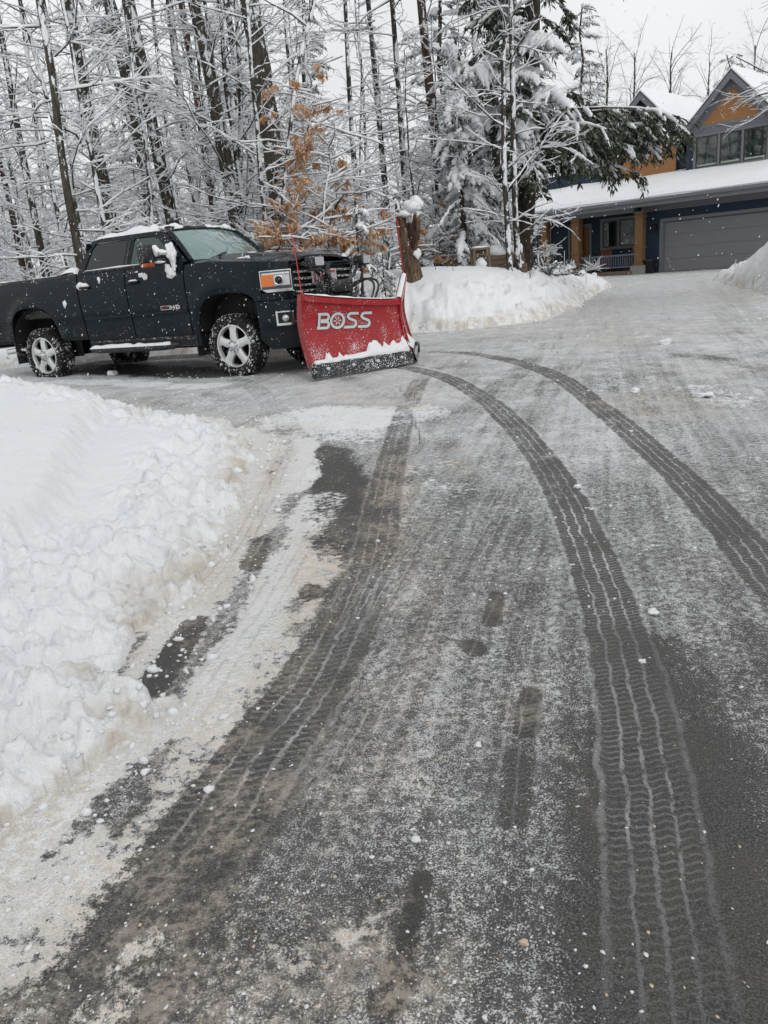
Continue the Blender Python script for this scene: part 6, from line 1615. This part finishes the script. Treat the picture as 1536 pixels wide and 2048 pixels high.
for k, px in enumerate((893, 915, 1058, 1062)):
    q = on(px, 560, 17.6+.2*k); rg_ = random.Random(k); t = tag(MB().tube([(0, 0, -.1), (rg_.uniform(-.06, .06), 0, .2), (rg_.uniform(-.2, .2), .02, .42)], [.006, .005, .003], 5).build('dry_stem', MS['twig']), 'dry dark weed stem poking out of the far snow bank', 'dry stem', 'dry stems in the far snow bank'); t.location = q
# snow-topped path light in front of the porch
c = HP(-1.95, 2.6, 0); z = hz(c[0], c[1]); t = thing('path_light', 'small snow-capped path light on the mound before the porch', 'path light', (c[0], c[1], z-.02))
MB().tube([(0, 0, -.2), (0, 0, .20)], .012, 8).build('stake', HM['dark'], t); MB().lathe([(.03, .14), (.05, .15), (.05, .20), (.10, .205), (.10, .215), (.03, .235)], 16).build('lamp_head', HM['dark'], t)
MB().blob((0, 0, .27), (.13, .13, .10), seed=2, sub=3, rough=.06).build('snow_cap', MS['snow'], t, smooth=True)
# spinner / bird ornament on a rod
q = on(1106, 540, 26); q = (q[0], q[1], q[2]); t = thing('garden_spinner', 'round pale wire ornament on a thin rod in front of the porch, by the hemlock', 'garden ornament', q)
MB().tube([(0, 0, -.2), (0, 0, .80)], .01, 6).build('rod', HM['sash'], t)
g = MB()
for r_ in (.14, .09): g.tube([(r_*math.cos(a), 0, .86+r_*math.sin(a)) for a in XA(0, 2*PI, 18)], .012, 6)
for k in range(6): a = PI*k/6; g.bar((.14*math.cos(a), 0, .86+.14*math.sin(a)), (-.14*math.cos(a), .0, .86-.14*math.sin(a)), .012, .012)
g.build('wheel', simple('pale_metal', (.42, .43, .42), .4, .3), t); MB().blob((-.17, 0, .95), (.10, .03, .05), seed=4, sub=2, rough=.25).build('bird', simple('pale_metal_bird', (.38, .38, .36), .5), t, smooth=True)
# red bow on the hemlock
q = at(1068, 372, 20.4); t = tag(MB().blob((-.06, 0, 0), (.07, .03, .05), seed=1, sub=2, rough=.15).blob((.06, 0, 0), (.07, .03, .05), seed=2, sub=2, rough=.15).blob((0, -.01, 0), (.03, .03, .03), seed=3, sub=2).blob((-.03, 0, -.09), (.025, .015, .08), seed=5, sub=2).blob((.03, 0, -.09), (.025, .015, .08), seed=6, sub=2).build('red_bow', simple('red_ribbon', (.45, .02, .03), .5), smooth=True), 'small red bow hanging on the big hemlock', 'bow'); t.location = [float(v) for v in q]

# ------------------------------------------------------------------ snow crumbs on the asphalt, falling flakes
ICO = bmesh.new(); bmesh.ops.create_icosphere(ICO, subdivisions=1, radius=1); ICOV = np.array([v.co[:] for v in ICO.verts]); ICOF = np.array([[v.index for v in f.verts] for f in ICO.faces]); ICO.free()
def pebbles(name, X, Y, Z, S, mat, seed, flat=.6, rough=.3, stretch=None):
    r_ = np.random.RandomState(seed); n = len(X); m = len(ICOV)
    V = ICOV[None]*(1+r_.uniform(-rough, rough, (n, m, 1)))*S[:, None, None]*r_.uniform(.6, 1.35, (n, 1, 3))
    V[..., 2] *= flat
    a = r_.uniform(0, 2*PI, n); c, s_ = np.cos(a)[:, None], np.sin(a)[:, None]; x, y = V[..., 0]*c-V[..., 1]*s_, V[..., 0]*s_+V[..., 1]*c; V[..., 0], V[..., 1] = x, y
    if stretch is not None: V += V[..., 2:3]*stretch
    V += np.stack([X, Y, Z], -1)[:, None]
    Fq = (ICOF[None]+(np.arange(n)*m)[:, None, None]).reshape(-1, 3); return mesh_np(name, V.reshape(-1, 3), Fq, mat, True)
r_ = np.random.RandomState(3)
N = 16000; rr = 1.1*np.exp(r_.uniform(0, math.log(22), N)); tt = np.radians(r_.uniform(-36, 38, N)); X, Y = rr*np.sin(tt), rr*np.cos(tt)
d0 = poly_sd(X, Y, DRIVE); dens = .10+.55*(fbm(X, Y, .8, 3, 111) > .12)+np.exp(d0/.35)*1.2+.4*(rr > 6)
k = (d0 < .3) & (r_.rand(N) < dens*.8*(.4+.6*(rr > 3))); X, Y, rr = X[k], Y[k], rr[k]; S = np.exp(r_.normal(math.log(.0024), .5, len(X)))*(1+.16*rr); S = np.clip(S, .001, .0028+.0018*rr)
crumbs = link('snow_crumbs', pebbles('snow_crumbs', X, Y, drive_z(X, Y)+S*.1, S, MS['snow'], 5, .5, .48)); tag(crumbs, 'loose white snow and ice crumbs scattered over the driveway', 'snow crumbs', kind='stuff')
# sand and salt grains
N = 2200; rr = 1.1*np.exp(r_.uniform(0, math.log(6), N)); tt = np.radians(r_.uniform(-36, 30, N)); X, Y = rr*np.sin(tt), rr*np.cos(tt); k = (poly_sd(X, Y, DRIVE) < -.1) & (r_.rand(N) < .2+.8*(fbm(X, Y, 1.1, 3, 121) > .05)); X, Y, rr = X[k], Y[k], rr[k]
S = np.exp(r_.normal(math.log(.0020), .35, len(X)))*(1+.08*rr)
gr = link('sand_grains', pebbles('sand_grains', X, Y, drive_z(X, Y)+S*.3, S, simple('tan_grit', (.50, .40, .29), .9, var=.5, sc=4), 6)); tag(gr, 'tan salt and sand grains scattered on the near driveway', 'grit', kind='stuff')
# bigger lumps rolled off the near bank, and along the far one
X = []; Y = []; S = []
while len(X) < 900:
    i = r_.randint(len(DRIVE)); a = DRIVE[i]; b = DRIVE[(i+1) % len(DRIVE)]; q = a+(b-a)*r_.rand()+r_.normal(0, .14, 2)
    if q[1] < 1 or q[1] > 30 or abs(q[0]) > 14: continue
    X.append(q[0]); Y.append(q[1]); S.append(min(.007+.006*q[1], math.exp(r_.normal(math.log(.007), .5))*(1+.08*q[1])))
X, Y, S = map(np.array, (X, Y, S)); Z = np.maximum(snow_height(X, Y), drive_z(X, Y))
lum = link('snow_lumps', pebbles('snow_lumps', X, Y, Z+S*.15, S, MS['snow'], 8, .7, .42)); tag(lum, 'rounded snow lumps along the foot of the plowed banks', 'snow lumps', kind='stuff')
# single chunks that stand out on the asphalt
for k_, (px, py, s_, lab) in enumerate([(1306, 1228, .022, 'white snow chunk beside the long curved tyre track, right of centre'), (1284, 1328, .014, 'small flat ice sliver on the curved tyre track'), (833, 1683, .013, 'pale ice chip near the bottom middle of the driveway'), (955, 1493, .012, 'narrow pale ice sliver in the centre of the driveway'),
    (1048, 1893, .011, 'tan pebble of ice at the bottom centre of the driveway'), (1270, 785, .045, 'largest snow chunk lying alone beyond the two curved tracks'), (1410, 795, .07, 'low white snow heap at the right of the upper driveway'), (1330, 688, .07, 'snow lump on the upper driveway left of the right-hand tracks'), (1155, 976, .022, 'white snow bit on the inner curved tyre track'), (225, 750, .08, 'small snow clod lying under the truck beside its step bar'), (603, 1100, .0, ''), (1194, 600, .0, '')]):
    if s_ == 0: continue
    q = ground_at(px, py); g = MB(); g.blob((0, 0, s_*.35), (s_, s_*.8, s_*(.6 if k_ not in (6,) else .35)), seed=k_, sub=3, rough=.35); t = tag(g.build('snow_chunk', MS['snow'] if k_ != 4 else simple('tan_ice', (.5, .38, .28), .7), smooth=True), lab, 'snow chunk'); t.location = (q[0], q[1], float(drive_z(q[0], q[1])))
N = 3000; rr = 3.5*np.exp(r_.uniform(0, math.log(5), N)); tt = np.radians(r_.uniform(-36, 36, N)); X, Y = rr*np.sin(tt), rr*np.cos(tt); Z = r_.uniform(.3, 1, N)*(1.2+rr*.42)
S = r_.uniform(.0013, .0026, N)*(1+.03*rr)
fl = link('falling_snowflakes', pebbles('falling_snowflakes', X, Y, Z, S, MS['tsnow'], 12, 1.8, .35, np.array([.35, 0, 0]))); tag(fl, 'snowflakes drifting down through the air', 'snowflakes', kind='stuff')
